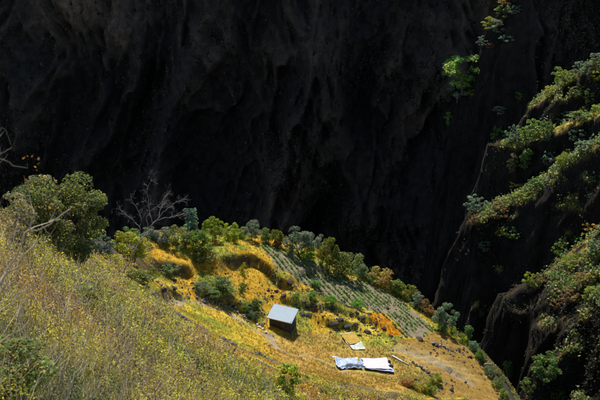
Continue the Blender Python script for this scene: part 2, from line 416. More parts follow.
for pts, wsh, shs, fl in SPURS:
    P = np.array([at(*p) for p in pts])
    d, s, t = seg_info(P, RXX + wn1 * 2.2 + wn3 * .7, RYY + wn1 * 1.2 + wn3 * .8)
    z0 = np.interp(t, np.arange(len(P)), P[:, 2])
    pe = 3.7 if wsh == 9.0 else 2.6
    ws = wsh * (1 + .5 * wn1) * np.clip(len(P) - pe - t, .03, 1)
    steep = fl * (1 + .25 * wn1) * (1 + 2.2 * (1 - np.clip(len(P) - pe - t, 0, 1)))
    dz = np.where(d < ws, d * shs, ws * shs + (d - ws) * steep)
    dz = dz - np.clip(d - 4, 0, 20) * .1 * np.clip(wn2 + .2, 0, 1)
    hn = z0 - dz + np.clip(wn2, -1, 1) * np.clip(d * .12, .15, 1.1)
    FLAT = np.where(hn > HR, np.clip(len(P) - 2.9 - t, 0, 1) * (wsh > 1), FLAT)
    HR = np.maximum(HR, hn)
HR += vnoise(RXX * .9, RYY * .9, seed=91) * .25
HR = np.minimum(HR, 40)
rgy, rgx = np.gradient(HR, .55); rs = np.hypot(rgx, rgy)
fl_ = (np.clip((1.5 - rs) / .7, 0, 1) * FLAT)[..., None]  # keeps the sunlit gold off plunging noses so they stay painted dark
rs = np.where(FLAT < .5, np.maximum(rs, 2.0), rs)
RC = np.array([.024, .020, .015]) * (1 + .5 * wn2[..., None] * .6)  # flank shade painted into the rock colour, nearly black
shc = np.array([.42, .30, .06]) * (1 + .35 * wn2[..., None])  # bright gold of the sunlit shoulders, set against the painted-dark flanks
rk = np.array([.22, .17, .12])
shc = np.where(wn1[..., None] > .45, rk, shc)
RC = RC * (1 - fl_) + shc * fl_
stp = np.clip((rs - .8) / 1.5, 0, 1)
n3 = [fbm(RXX * .16 + 40 * k, RYY * .16, HR * .13, oct=4, seed=95 + k) + .5 * ridged(RXX * .3, RYY * .3, HR * .22 + 9 * k, oct=2, seed=98 + k) - .5 for k in range(2)]
RV = np.stack([RXX + n3[0] * .8 * stp, RYY + n3[1] * 1.1 * stp, HR], -1)
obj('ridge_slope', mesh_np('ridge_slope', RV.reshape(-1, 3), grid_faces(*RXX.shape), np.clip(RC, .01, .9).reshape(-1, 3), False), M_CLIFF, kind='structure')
def rhit(px, py):
    for q in range(40):
        p = hit(px, py + q, HR, RX, RY, 120, 345)
        if p is not None: return p
    return at(px, py, 230)

# ------------------------------------------------------------------ tree and shrub templates, one metre tall
def crown_mesh(name, seed, n, cl, lsz, base=.25, rx=.42, rz=.4, cz=.62, cr=.2, cols=None, hollow=.5, asp=.6):
    rng = np.random.default_rng(seed); acc = Acc()
    cen = unit(cl, rng) * (rng.uniform(hollow, 1, cl) ** .6)[:, None] * np.array([rx, rx, rz])
    cen[:, 2] += cz; cen = cen[cen[:, 2] > base * .6] if (cen[:, 2] > base * .6).sum() > 4 else cen
    k = rng.choice(len(cen), n); rad = rng.uniform(.7, 1.25, len(cen)) * cr
    dirs = unit(n, rng); dirs[:, 2] = np.where(dirs[:, 2] < -.3, -dirs[:, 2], dirs[:, 2])
    rr = rad[k] * rng.uniform(.35, 1.05, n) ** .5
    P = cen[k] + dirs * rr[:, None] * np.array([1, 1, .8])
    P[:, 2] = np.maximum(P[:, 2], base * .35 + rng.uniform(0, .08, n))
    ctint = rng.uniform(.7, 1.3, (len(cen), 1)) * rng.uniform(.9, 1.1, (len(cen), 3))
    C = pal(cols, n, rng) * ctint[k] * LEAFGAIN
    leaves(acc, P, dirs, lsz * rng.uniform(.6, 1.3, n), np.clip(C, .005, .9), rng, asp)
    return acc.mesh(name), cen
def trunk_mesh(name, seed, cen, r=.035, fork=.25, lean=.05, col=(.16, .13, .10), maxl=9, stems=1):
    rng = np.random.default_rng(seed + 99); acc = Acc()
    for s in range(stems):
        off = rng.normal(size=2) * (.05 if stems > 1 else 0)
        top = np.array([rng.normal() * lean + off[0] * 2, rng.normal() * lean + off[1] * 2, fork])
        b = np.array([off[0], off[1], -.06])
        mid = (b + top) / 2 + np.append(rng.normal(size=2) * .02, 0)
        tube(acc, [b, mid, top], [r * 1.25, r, r * .85], col, 6)
        for c in cen[s::stems][:maxl]:
            m = top * .5 + c * .5 + np.append(rng.normal(size=2) * .03, -.03)
            tube(acc, [top, m, c], [r * .6, r * .4, r * .15], col, 4)
    return acc.mesh(name)
GREEN = [(.105, .15, .035), (.08, .115, .035), (.15, .185, .045)]
GREY = [(.16, .19, .13), (.12, .15, .10), (.22, .25, .18)]
YELG = [(.24, .25, .03), (.17, .21, .03), (.34, .29, .03)]
OCHR = [(.30, .22, .05), (.22, .17, .05), (.20, .20, .05)]
RED = [(.24, .11, .045), (.19, .12, .05), (.15, .12, .06)]
TPL = {}
def make_tpl(key, variants, leafcols, kw, tkw):
    TPL[key] = []
    for v in range(variants):
        cm, cen = crown_mesh('crown_' + key, hash_(key) + v * 13, cols=leafcols, **kw)
        cm.materials.append(M_LEAF)
        tm = trunk_mesh('trunk_' + key, hash_(key) + v, cen, **tkw); tm.materials.append(M_BARK)
        TPL[key].append((cm, tm))
def hash_(s): return sum(ord(c) * (i + 3) for i, c in enumerate(s)) % 9973
big = dict(n=4400, cl=44, lsz=.027, base=.08, rx=.50, rz=.44, cz=.54, cr=.125, hollow=.25)
bush = dict(n=3400, cl=42, lsz=.032, base=.03, rx=.56, rz=.50, cz=.42, cr=.15, hollow=.2)
loose = dict(n=2200, cl=24, lsz=.028, rx=.36, rz=.42, cz=.58, cr=.12, hollow=.4)
spire = dict(n=1000, cl=26, lsz=.034, base=.1, rx=.13, rz=.48, cz=.55, cr=.09, hollow=.1)
for nm, cs in (('green', GREEN), ('grey', GREY), ('yellow', YELG), ('ochre', OCHR), ('red', RED)):
    make_tpl('tree_' + nm, 2, cs, big, dict(r=.026, fork=.2))
    make_tpl('bush_' + nm, 3, cs, bush, dict(r=.022, fork=.12, stems=3, maxl=4))
thick = dict(n=1900, cl=40, lsz=.034, base=.03, rx=.52, rz=.44, cz=.42, cr=.085, hollow=.3)
for nm, cs in (('green', GREEN), ('grey', GREY), ('yellow', YELG), ('ochre', OCHR), ('red', RED)):
    make_tpl('thick_' + nm, 3, cs, thick, dict(r=.02, fork=.12, stems=3, maxl=6))
make_tpl('loose_green', 2, GREEN, loose, dict(r=.02, fork=.3)); make_tpl('loose_yellow', 2, YELG, loose, dict(r=.02, fork=.3))
make_tpl('loose_grey', 2, GREY, loose, dict(r=.02, fork=.3))
make_tpl('spire_green', 2, GREEN, spire, dict(r=.02, fork=.5, maxl=14)); make_tpl('spire_grey', 2, GREY, spire, dict(r=.02, fork=.5, maxl=14))
_pc = [0]
def plant(name, label, cat, key, px, py, hpx, wpx=None, finder=gnd, tint=(1, 1, 1), group=None, sink=.03):
    """a plant standing at ground point below pixel (px,py), hpx tall and wpx wide in the photograph"""
    p = finder(px, py); d = np.linalg.norm(p); hm = hpx / FPX * d / .93 * 1.14
    wm = (wpx or hpx) / FPX * d / (.28 if key.startswith('spire') else (.86 if key.startswith('loose') else 1.12)) * 1.12
    _pc[0] += 1; rr = random.Random(_pc[0] * 7 + 3)
    o = thing(name, label, cat, (p[0], p[1], p[2] - sink * hm), rr.uniform(0, 6.28), group, (wm, wm, hm))
    cm, tm = TPL[key][_pc[0] % len(TPL[key])]
    t = obj('trunk' if 'tree' in key or 'loose' in key or 'spire' in key else 'stem', tm, None, o)
    c = obj('crown' if 'tree' in key or 'loose' in key or 'spire' in key else 'foliage', cm, None, o)
    v = rr.uniform(.9, 1.1); c.color = (tint[0] * v, tint[1] * v, tint[2] * v, 1)
    return o

# ---- shrubs and trees along the far edge of the farm, left to right
G1 = 'trees and shrubs along the far edge of the farm'
for a in [
    ('shrub', 'dark blue-grey shrub between the big round bush and the yellow shrub', 'shrub', 'bush_grey', 103, 256, 18, 20, (.55, .65, .75)),
    ('shrub', 'wide yellow-green flowering shrub at the foot of the bare tree', 'shrub', 'bush_yellow', 132, 262, 30, 34, (1.1, 1.05, 1)),
    ('shrub', 'mid green shrub behind the trunk of the bare tree', 'shrub', 'bush_green', 131, 240, 14, 18, (1, 1.1, 1.2)),
    ('shrub', 'grey round shrub under the right-hand limbs of the bare tree', 'shrub', 'bush_grey', 161, 243, 15, 20, (.8, .8, .8)),
    ('shrub', 'pale grey-green shrub peeping over the bare tree fork', 'shrub', 'bush_grey', 149, 238, 10, 14, (1, 1, .9)),
    ('shrub', 'olive green bush just left of the grey spire tree', 'shrub', 'bush_green', 178, 246, 18, 24, (1.2, 1.1, 1.2)),
    ('spire_tree', 'slender grey-green spire-shaped tree rising above the left hedge', 'tree', 'spire_grey', 192, 236, 28, 11, (.7, .95, .9)),
    ('shrub', 'tall dark green bush below the spire-shaped tree', 'shrub', 'bush_green', 200, 252, 24, 22, (.8, 1.0, .7)),
    ('tree', 'round bright yellow-green tree right of the spire-shaped tree', 'tree', 'tree_yellow', 214, 241, 20, 21, (.75, .95, .9)),
    ('shrub', 'bright lime bush right of the round yellow-green tree', 'shrub', 'bush_yellow', 231, 240, 16, 16, (.85, 1.1, .8)),
    ('shrub', 'small lime shrub above the middle golden terrace', 'shrub', 'bush_yellow', 241, 239, 9, 11, (.7, 1, .8)),
    ('tree', 'small silvery tree with visible forked trunk above the curved terrace', 'tree', 'tree_grey', 252, 240, 18, 19, (1.0, 1.05, .95)),
    ('shrub', 'fresh green shrub right of the small silvery tree', 'shrub', 'bush_green', 266, 242, 13, 14, (1.3, 1.3, 1.2)),
    ('shrub', 'olive shrub with yellow tips left of the widest grey tree', 'shrub', 'bush_yellow', 277, 245, 16, 14, (.6, .65, .8)),
    ('shrub', 'low russet shrub at the top of the vegetable field', 'shrub', 'bush_red', 277, 247, 8, 9, (1.1, .9, .8)),
    ('tree', 'widest grey-green tree on the edge above the vegetable field', 'tree', 'tree_grey', 299, 255, 25, 32, (.85, .92, .8)),
    ('shrub', 'vivid green low bush at the foot of the widest grey tree', 'shrub', 'bush_green', 308, 260, 13, 15, (1.3, 1.7, .9)),
    ('tree', 'small round silver tree on the edge between two larger trees', 'tree', 'tree_grey', 320, 254, 17, 13, (1.15, 1.1, 1.1)),
    ('tree', 'dark tree with yellow tips casting a long shadow on the vegetable field', 'tree', 'tree_yellow', 328, 269, 28, 20, (.6, .62, .8)),
    ('shrub', 'large olive bush spreading right of the yellow-tipped tree', 'shrub', 'bush_green', 345, 277, 29, 31, (1.25, 1.1, 1.2)),
    ('shrub', 'small grey-green bush right of the large olive bush', 'shrub', 'bush_grey', 360, 276, 12, 14, (.8, .95, .7)),
    ('shrub', 'tiny vivid green bush beside the pale edge rock', 'shrub', 'bush_green', 364, 272, 10, 9, (1.2, 1.5, 1.1)),
    ('shrub', 'broad ochre shrub on the edge right of the pale rock', 'shrub', 'bush_ochre', 384, 286, 17, 30, (1.15, 1.07, .9)),
    ('shrub', 'small dark green shrub in front of the broad ochre shrub', 'shrub', 'bush_green', 372, 284, 9, 9, (.8, 1, .8)),
    ('shrub', 'green shrub at the upper right side of the crop rows', 'shrub', 'bush_green', 396, 294, 14, 14, (1.2, 1.4, 1)),
    ('shrub', 'yellow-olive shrub between green shrub and round grey shrub', 'shrub', 'bush_yellow', 406, 298, 15, 18, (.8, .8, .9)),
    ('shrub', 'round grey-green shrub overhanging the gorge beside the crop rows', 'shrub', 'bush_grey', 418, 298, 14, 17, (.95, 1, .85)),
    ('shrub', 'dark green low shrub beside the crop rows', 'shrub', 'bush_green', 411, 304, 8, 10, (.9, 1, .9)),
    ('shrub', 'rust-brown shrub below the round grey-green shrub', 'shrub', 'bush_red', 424, 312, 12, 13, (1.05, .97, .9)),
    ('shrub', 'low ochre shrub left of the lone round edge tree', 'shrub', 'bush_ochre', 430, 317, 10, 13, (1.1, .8, .8)),
    ('tree', 'lone round grey-green tree standing on the right edge of the farm', 'tree', 'tree_grey', 445, 331, 26, 23, (.85, 1.0, .8)),
    ('shrub', 'bright green tuft at the foot of the lone round tree', 'shrub', 'bush_green', 442, 331, 8, 9, (1.2, 1.7, .9)),
    ('shrub', 'small lime tuft right of the lone round tree', 'shrub', 'bush_yellow', 453, 334, 7, 7, (.8, 1.2, .8)),
    ('shrub', 'yellow-green shrub halfway down the right edge', 'shrub', 'bush_yellow', 464, 343, 9, 9, (.9, 1.1, .8)),
    ('spire_tree', 'thin dark spike of a tree behind the right edge', 'tree', 'spire_green', 468, 341, 18, 6, (.9, 1.2, 1)),
    ('shrub', 'grey-green dome shrub on the lower right edge', 'shrub', 'bush_grey', 473, 351, 9, 10, (.8, 1.1, .8)),
    ('shrub', 'small green shrub hanging over the lower right edge', 'shrub', 'bush_green', 480, 360, 9, 8, (1.1, 1.4, 1)),
    ('shrub', 'grey shrub beside the pale rock of the lower right edge', 'shrub', 'bush_grey', 489, 376, 10, 9, (.8, .9, .7)),
    ('shrub', 'green shrub at the bottom right tip of the farm', 'shrub', 'bush_green', 497, 388, 10, 10, (1.1, 1.2, 1)),
    ('shrub', 'last little yellow-green shrub at the bottom right tip', 'shrub', 'bush_yellow', 504, 397, 8, 9, (.7, 1, .8)),
]:
    plant(*a[:8], tint=a[8], group=G1)

# ---- shrubs inside the farm
G2 = 'shrubs growing among the terraces'
for a in [
    ('sapling', 'thin sapling with a small yellow crown on the middle terrace', 'sapling', 'loose_yellow', 244, 282, 17, 9, (1.3, 1.2, 1)),
    ('shrub', 'small dark green shrub at the foot of the sapling', 'shrub', 'bush_green', 242, 293, 10, 7, (1, 1.2, .9)),
    ('shrub', 'dark green bush on top of the rocky mound', 'shrub', 'bush_green', 222, 291, 12, 26, (1, 1.1, 1)),
    ('shrub', 'grey-green low bush on the left of the rocky mound', 'shrub', 'bush_grey', 201, 289, 7, 14, (.8, 1, .7)),
    ('shrub', 'light green low bush at the front of the rocky mound', 'shrub', 'bush_green', 212, 298, 7, 15, (1.3, 1.4, 1.3)),
    ('shrub', 'dark green bush by the upper left corner of the hut', 'shrub', 'bush_green', 256, 309, 9, 13, (.75, .85, .8)),
    ('shrub', 'grey-green bush directly left of the hut wall', 'shrub', 'bush_grey', 253, 319, 8, 11, (.6, .75, .55)),
    ('shrub', 'small green bush at the path end left of the hut', 'shrub', 'bush_green', 246, 311, 7, 9, (.9, 1, .9)),
    ('shrub', 'green shrub in the hollow under the upper left terrace', 'shrub', 'bush_green', 167, 275, 9, 22, (1, 1, 1)),
    ('shrub', 'olive shrub at the left end of the upper left terrace', 'shrub', 'bush_yellow', 152, 280, 10, 14, (.6, .7, .8)),
    ('shrub', 'grassy green bush on the bank above the middle terrace', 'shrub', 'bush_green', 205, 261, 9, 22, (1.3, 1.2, 1.1)),
    ('shrub', 'small green shrub above the boulders right of the hut', 'shrub', 'bush_green', 312, 300, 8, 12, (1.2, 1.6, 1)),
    ('shrub', 'vivid green shrub beside the tall boulder', 'shrub', 'bush_green', 331, 303, 8, 11, (1.2, 1.8, .9)),
    ('shrub', 'bright green shrub at the lower edge of the vegetable field', 'shrub', 'bush_green', 357, 307, 8, 12, (1.1, 1.7, .9)),
    ('shrub', 'green shrub beside the big black rock below the vegetable field', 'shrub', 'bush_green', 316, 287, 6, 12, (1, 1.5, 1)),
    ('shrub', 'tiny green tuft between hut roof and sapling', 'shrub', 'bush_green', 296, 298, 5, 7, (1.2, 1.7, 1)),
    ('shrub', 'yellow-green bush at the lower edge below the pale track', 'shrub', 'bush_yellow', 436, 384, 9, 14, (.9, 1, .8)),
    ('shrub', 'yellow bush nearest the bottom below the tarpaulins', 'shrub', 'bush_yellow', 419, 390, 8, 14, (1.1, 1, .8)),
    ('shrub', 'olive bush left of the stubble field', 'shrub', 'bush_yellow', 430, 394, 9, 12, (.7, .9, .8)),
    ('shrub', 'orange-brown low bush under the pink tarpaulin', 'shrub', 'bush_red', 407, 386, 7, 14, (1.5, 1.2, .6)),
]:
    plant(*a[:8], tint=a[8], group=G2)

# ---- right-hand mountain
G3 = 'trees and shrubs on the right-hand mountain spurs'
for a in [
    ('shrub', 'straw-coloured shrub at the top of the upper rib', 'shrub', 'bush_ochre', 507, 8, 10, 17, (1.2, 1, .9)),
    ('shrub', 'grey-green shrub just below the straw-coloured shrub', 'shrub', 'bush_grey', 514, 16, 9, 12, (.8, .9, .7)),
    ('tree', 'green tree on the upper rib below the straw-coloured shrub', 'tree', 'loose_green', 505, 22, 13, 16, (1.2, 1.3, 1)),
    ('tree', 'silver-leaved tree in the middle of the upper rib', 'tree', 'loose_grey', 499, 38, 14, 18, (1, 1.05, .9)),
    ('shrub', 'yellow-green shrub on the left of the upper rib', 'shrub', 'loose_yellow', 489, 32, 11, 12, (.9, 1, .9)),
    ('shrub', 'grey shrub at the lower end of the upper rib', 'shrub', 'bush_grey', 484, 48, 10, 13, (.7, .75, .7)),
    ('shrub', 'brown dry shrub at the lower end of the upper rib', 'shrub', 'bush_red', 491, 50, 7, 9, (1, 1, .9)),
    ('shrub', 'small pale shrub right of the upper rib', 'shrub', 'loose_grey', 506, 44, 6, 12, (1, 1.2, 1)),
    ('tree', 'large bright green tree alone on the dark cliff rib', 'tree', 'loose_green', 462, 92, 32, 36, (1.9, 2.0, 1.5)),
    ('tree', 'silvery small tree under the large bright green tree', 'tree', 'loose_grey', 457, 103, 15, 17, (1, 1.1, .9)),
    ('shrub', 'green shrub lowest on the dark cliff rib', 'shrub', 'loose_green', 449, 117, 14, 9, (1.1, 1.4, 1)),
    ('shrub', 'olive shrub right of the silvery small tree', 'shrub', 'loose_yellow', 471, 98, 7, 9, (.7, .8, .8)),
    ('shrub', 'pale leafy shrub alone on the dark face above the first spur', 'shrub', 'loose_grey', 498, 116, 8, 12, (1, 1.05, 1)),
    ('shrub', 'tiny green shrub left of the ridge top corner', 'shrub', 'loose_green', 518, 101, 8, 6, (.8, 1.1, .9)),
    ('tree', 'green tree at the left corner of the ridge top', 'tree', 'loose_green', 558, 84, 17, 12, (1.1, 1.2, 1)),
    ('shrub', 'olive-yellow shrub on the ridge top', 'shrub', 'bush_yellow', 565, 84, 13, 16, (.7, .75, .8)),
    ('tree', 'round grey tree on the skyline of the ridge top', 'tree', 'tree_grey', 583, 76, 14, 17, (.9, .95, .9)),
    ('shrub', 'bright yellow shrub at the left corner of the ridge top', 'shrub', 'bush_yellow', 549, 96, 10, 13, (1.2, 1.1, .8)),
    ('shrub', 'green shrub in the middle of the ridge top', 'shrub', 'bush_green', 576, 95, 10, 13, (1.1, 1.1, 1)),
    ('shrub', 'grey shrub farthest right on the skyline of the ridge top', 'shrub', 'bush_grey', 597, 57, 8, 12, (.9, 1, .9)),
    ('shrub', 'yellow shrub at the right picture edge of the ridge top', 'shrub', 'bush_yellow', 597, 80, 9, 12, (1, 1, .8)),
    ('shrub', 'green shrub on the rock face of the ridge top', 'shrub', 'bush_green', 587, 104, 12, 15, (.9, 1, .9)),
    ('tree', 'leftmost green tree at the end of the first spur', 'tree', 'bush_green', 498, 141, 15, 14, (1.1, 1.4, 1)),
    ('tree', 'grey-green tree with dark foot second from the end of the first spur', 'tree', 'tree_grey', 512, 143, 17, 13, (.7, .9, .75)),
    ('tree', 'widest bright green tree on the first spur', 'tree', 'bush_green', 530, 138, 17, 22, (1.3, 1.5, 1)),
    ('tree', 'dark green tree right of the widest tree on the first spur', 'tree', 'bush_green', 546, 134, 13, 14, (.8, 1.1, .9)),
    ('shrub', 'grey shrub under the pale rocks of the ridge top', 'shrub', 'bush_grey', 562, 124, 11, 16, (.7, .9, .75)),
    ('shrub', 'green shrub where the first spur meets the ridge', 'shrub', 'bush_green', 579, 120, 9, 20, (1.1, 1.2, 1)),
    ('shrub', 'grey-green shrub hanging below the crest of the first spur', 'shrub', 'bush_grey', 545, 142, 9, 11, (.7, .85, .65)),
    ('shrub', 'yellow-green shrub at the right picture edge on the first spur', 'shrub', 'bush_yellow', 597, 113, 8, 12, (.8, 1, .8)),
    ('shrub', 'grey-green shrub under the right end of the first spur', 'shrub', 'bush_grey', 577, 143, 13, 15, (.7, .85, .7)),
    ('tree', 'round silvery tree on the crest of the second spur', 'tree', 'tree_grey', 548, 168, 15, 14, (1, 1.1, 1)),
    ('tree', 'green-yellow tree right of the round silvery tree', 'tree', 'loose_yellow', 563, 168, 12, 14, (.8, 1, .9)),
    ('shrub', 'grey shrub at the upper end of the second spur', 'shrub', 'bush_grey', 585, 150, 9, 18, (.7, .9, .8)),
    ('shrub', 'ochre shrub on the upper crest of the second spur', 'shrub', 'bush_ochre', 570, 157, 8, 12, (1.2, 1, .8)),
    ('shrub', 'wide golden shrub on the lit shoulder of the second spur', 'shrub', 'bush_ochre', 522, 192, 9, 22, (1.3, 1.15, .8)),
    ('shrub', 'green tree hanging below the lit shoulder of the second spur', 'shrub', 'bush_green', 536, 190, 13, 18, (.8, 1.05, .9)),
    ('shrub', 'yellow-green shrub below the lit shoulder of the second spur', 'shrub', 'bush_yellow', 529, 200, 8, 14, (.6, .8, .8)),
    ('tree', 'pale grey-green tree at the very tip of the second spur', 'tree', 'tree_grey', 476, 213, 16, 20, (.9, 1.1, .95)),
    ('spire_tree', 'thin dry brown spike between first and second spur', 'tree', 'spire_grey', 511, 180, 22, 6, (.9, .7, .35)),
    ('spire_tree', 'thin green spike between first and second spur', 'tree', 'spire_green', 523, 175, 24, 8, (.9, 1.2, 1)),
    ('shrub', 'brown shrub below the tip of the second spur', 'shrub', 'bush_red', 497, 218, 12, 18, (.9, 1, .9)),
    ('shrub', 'green shrub low under the second spur', 'shrub', 'bush_green', 511, 238, 10, 17, (.9, 1.2, .9)),
    ('shrub', 'yellowish small shrub under the brown shrub of the second spur', 'shrub', 'bush_yellow', 500, 238, 8, 9, (.7, .9, .8)),
    ('shrub', 'brown dry shrub at the left below the second spur tip', 'shrub', 'bush_red', 474, 226, 11, 9, (1, .9, .9)),
    ('shrub', 'grey round shrub alone low on the dark slope left of the third spur', 'shrub', 'bush_grey', 484, 252, 10, 12, (.7, .8, .7)),
    ('tree', 'single yellow-green tree alone at the foot of the third spur', 'tree', 'tree_yellow', 532, 288, 16, 18, (.75, .9, 1)),
    ('tree', 'green tree at the left end of the third spur crest', 'tree', 'tree_green', 558, 256, 14, 13, (1, 1.2, 1)),
    ('shrub', 'golden shrub on the crest of the third spur at the right edge', 'shrub', 'bush_ochre', 594, 233, 10, 18, (1.3, 1.1, .8)),
    ('shrub', 'green shrub on the crest of the third spur', 'shrub', 'bush_green', 579, 246, 10, 14, (1, 1.2, 1)),
    ('shrub', 'grey-green shrub at the right picture edge below the third crest', 'shrub', 'bush_grey', 595, 252, 12, 14, (.7, .9, .7)),
    ('shrub', 'wide yellow-green shrub in the middle of the third slope', 'shrub', 'bush_yellow', 571, 268, 11, 20, (.6, .8, .9)),
    ('shrub', 'olive shrub right of the middle of the third slope', 'shrub', 'bush_yellow', 588, 266, 9, 12, (.7, .8, .8)),
    ('shrub', 'dark green shrub left of the middle of the third slope', 'shrub', 'bush_green', 556, 280, 11, 15, (.8, 1, .9)),
    ('shrub', 'ochre shrub with a lit top on the lower third slope', 'shrub', 'bush_ochre', 585, 282, 10, 16, (1, .9, .8)),
    ('shrub', 'brown-green shrub at the lowest lit part of the third slope', 'shrub', 'bush_red', 570, 300, 13, 20, (.9, 1.1, .9)),
    ('shrub', 'yellow-green shrub on the fourth spur at the right edge', 'shrub', 'bush_yellow', 590, 299, 11, 18, (.6, .75, .8)),
    ('shrub', 'rusty shrub at the left of the lowest lit slope', 'shrub', 'bush_red', 556, 308, 9, 13, (.9, .9, .9)),
    ('tree', 'feathery green tree deep in the gorge at the bottom right', 'tree', 'loose_green', 543, 384, 26, 24, (.8, .95, .8)),
    ('tree', 'low bushy tree left of the feathery tree in the gorge', 'tree', 'tree_green', 530, 392, 16, 16, (.8, .9, .8)),
    ('spire_tree', 'slim dark green spire tree in the gorge beside the farm tip', 'tree', 'spire_green', 508, 386, 20, 8, (.8, 1, .9)),
    ('shrub', 'small shrub at the bottom picture edge in the gorge', 'shrub', 'bush_green', 556, 399, 8, 15, (.8, .9, .8)),
]:
    a = list(a); a[3] = a[3].replace('bush_', 'thick_')
    if a[3].startswith('tree_'): a[3] = a[3].replace('tree_', 'thick_'); a[6] *= 1.08
    tn = np.array(a[8]); tn = tn * .95 + tn.mean() * .25
    plant(*a[:7], a[7] * 1.15, finder=rhit, tint=tuple(tn), group=G3)

# ------------------------------------------------------------------ boulders and stones
def rock_mesh(name, seed, col=(.05, .045, .042), sub=2, flat=.62):
    import bmesh
    bm = bmesh.new(); bmesh.ops.create_icosphere(bm, subdivisions=sub, radius=.5)
    co = np.array([v.co[:] for v in bm.verts])
    rng = np.random.default_rng(seed)
    for k in range(7):
        nrm = unit(1, rng)[0]; dcut = rng.uniform(.24, .4)
        pr = co @ nrm; co = co - np.clip(pr - dcut, 0, None)[:, None] * nrm
    co = co * (1 + .12 * vnoise(co[:, 0] * 4, co[:, 1] * 4, co[:, 2] * 4 + seed, seed=seed)[:, None])
    co *= np.array([1.2, .95, flat * 1.3])
    for v, c in zip(bm.verts, co): v.co = c
    me = bpy.data.meshes.new(name); bm.to_mesh(me); bm.free()
    a = me.attributes.new('Col', 'FLOAT_COLOR', 'POINT')
    n = fbm(co[:, 0] * 5, co[:, 1] * 5, co[:, 2] * 5, oct=2, seed=seed)
    C4 = np.ones((len(co), 4), np.float32); C4[:, :3] = np.array(col) * (1 + .35 * n[:, None])
    a.data.foreach_set('color', C4.ravel()); me.materials.append(M_ROCK)
    return me
ROCKS = [rock_mesh('rock', 100 + i) for i in range(8)]
GB = 'boulders lying on the farm terraces'
_rc = [0]
def boulder(px, py, wpx, label, name='boulder', hf=.75, tint=1.0, tcol=None, group=GB):
    p = gnd(px, py); d = np.linalg.norm(p); w = wpx / FPX * d / 1.32
    _rc[0] += 1; rr = random.Random(_rc[0])
    o = obj(name, ROCKS[_rc[0] % 8]); o.location = (p[0], p[1], p[2] + w * hf * .12)
    o.rotation_euler = (rr.uniform(-.2, .2), rr.uniform(-.2, .2), rr.uniform(0, 6.3)); o.scale = (w, w * rr.uniform(.7, 1), w * hf * rr.uniform(.85, 1.15))
    v = tint * rr.uniform(.8, 1.2); o.color = tuple(np.array(tcol or (1, 1, 1)) * v) + (1,)
    return tag(o, label, 'boulder', group)
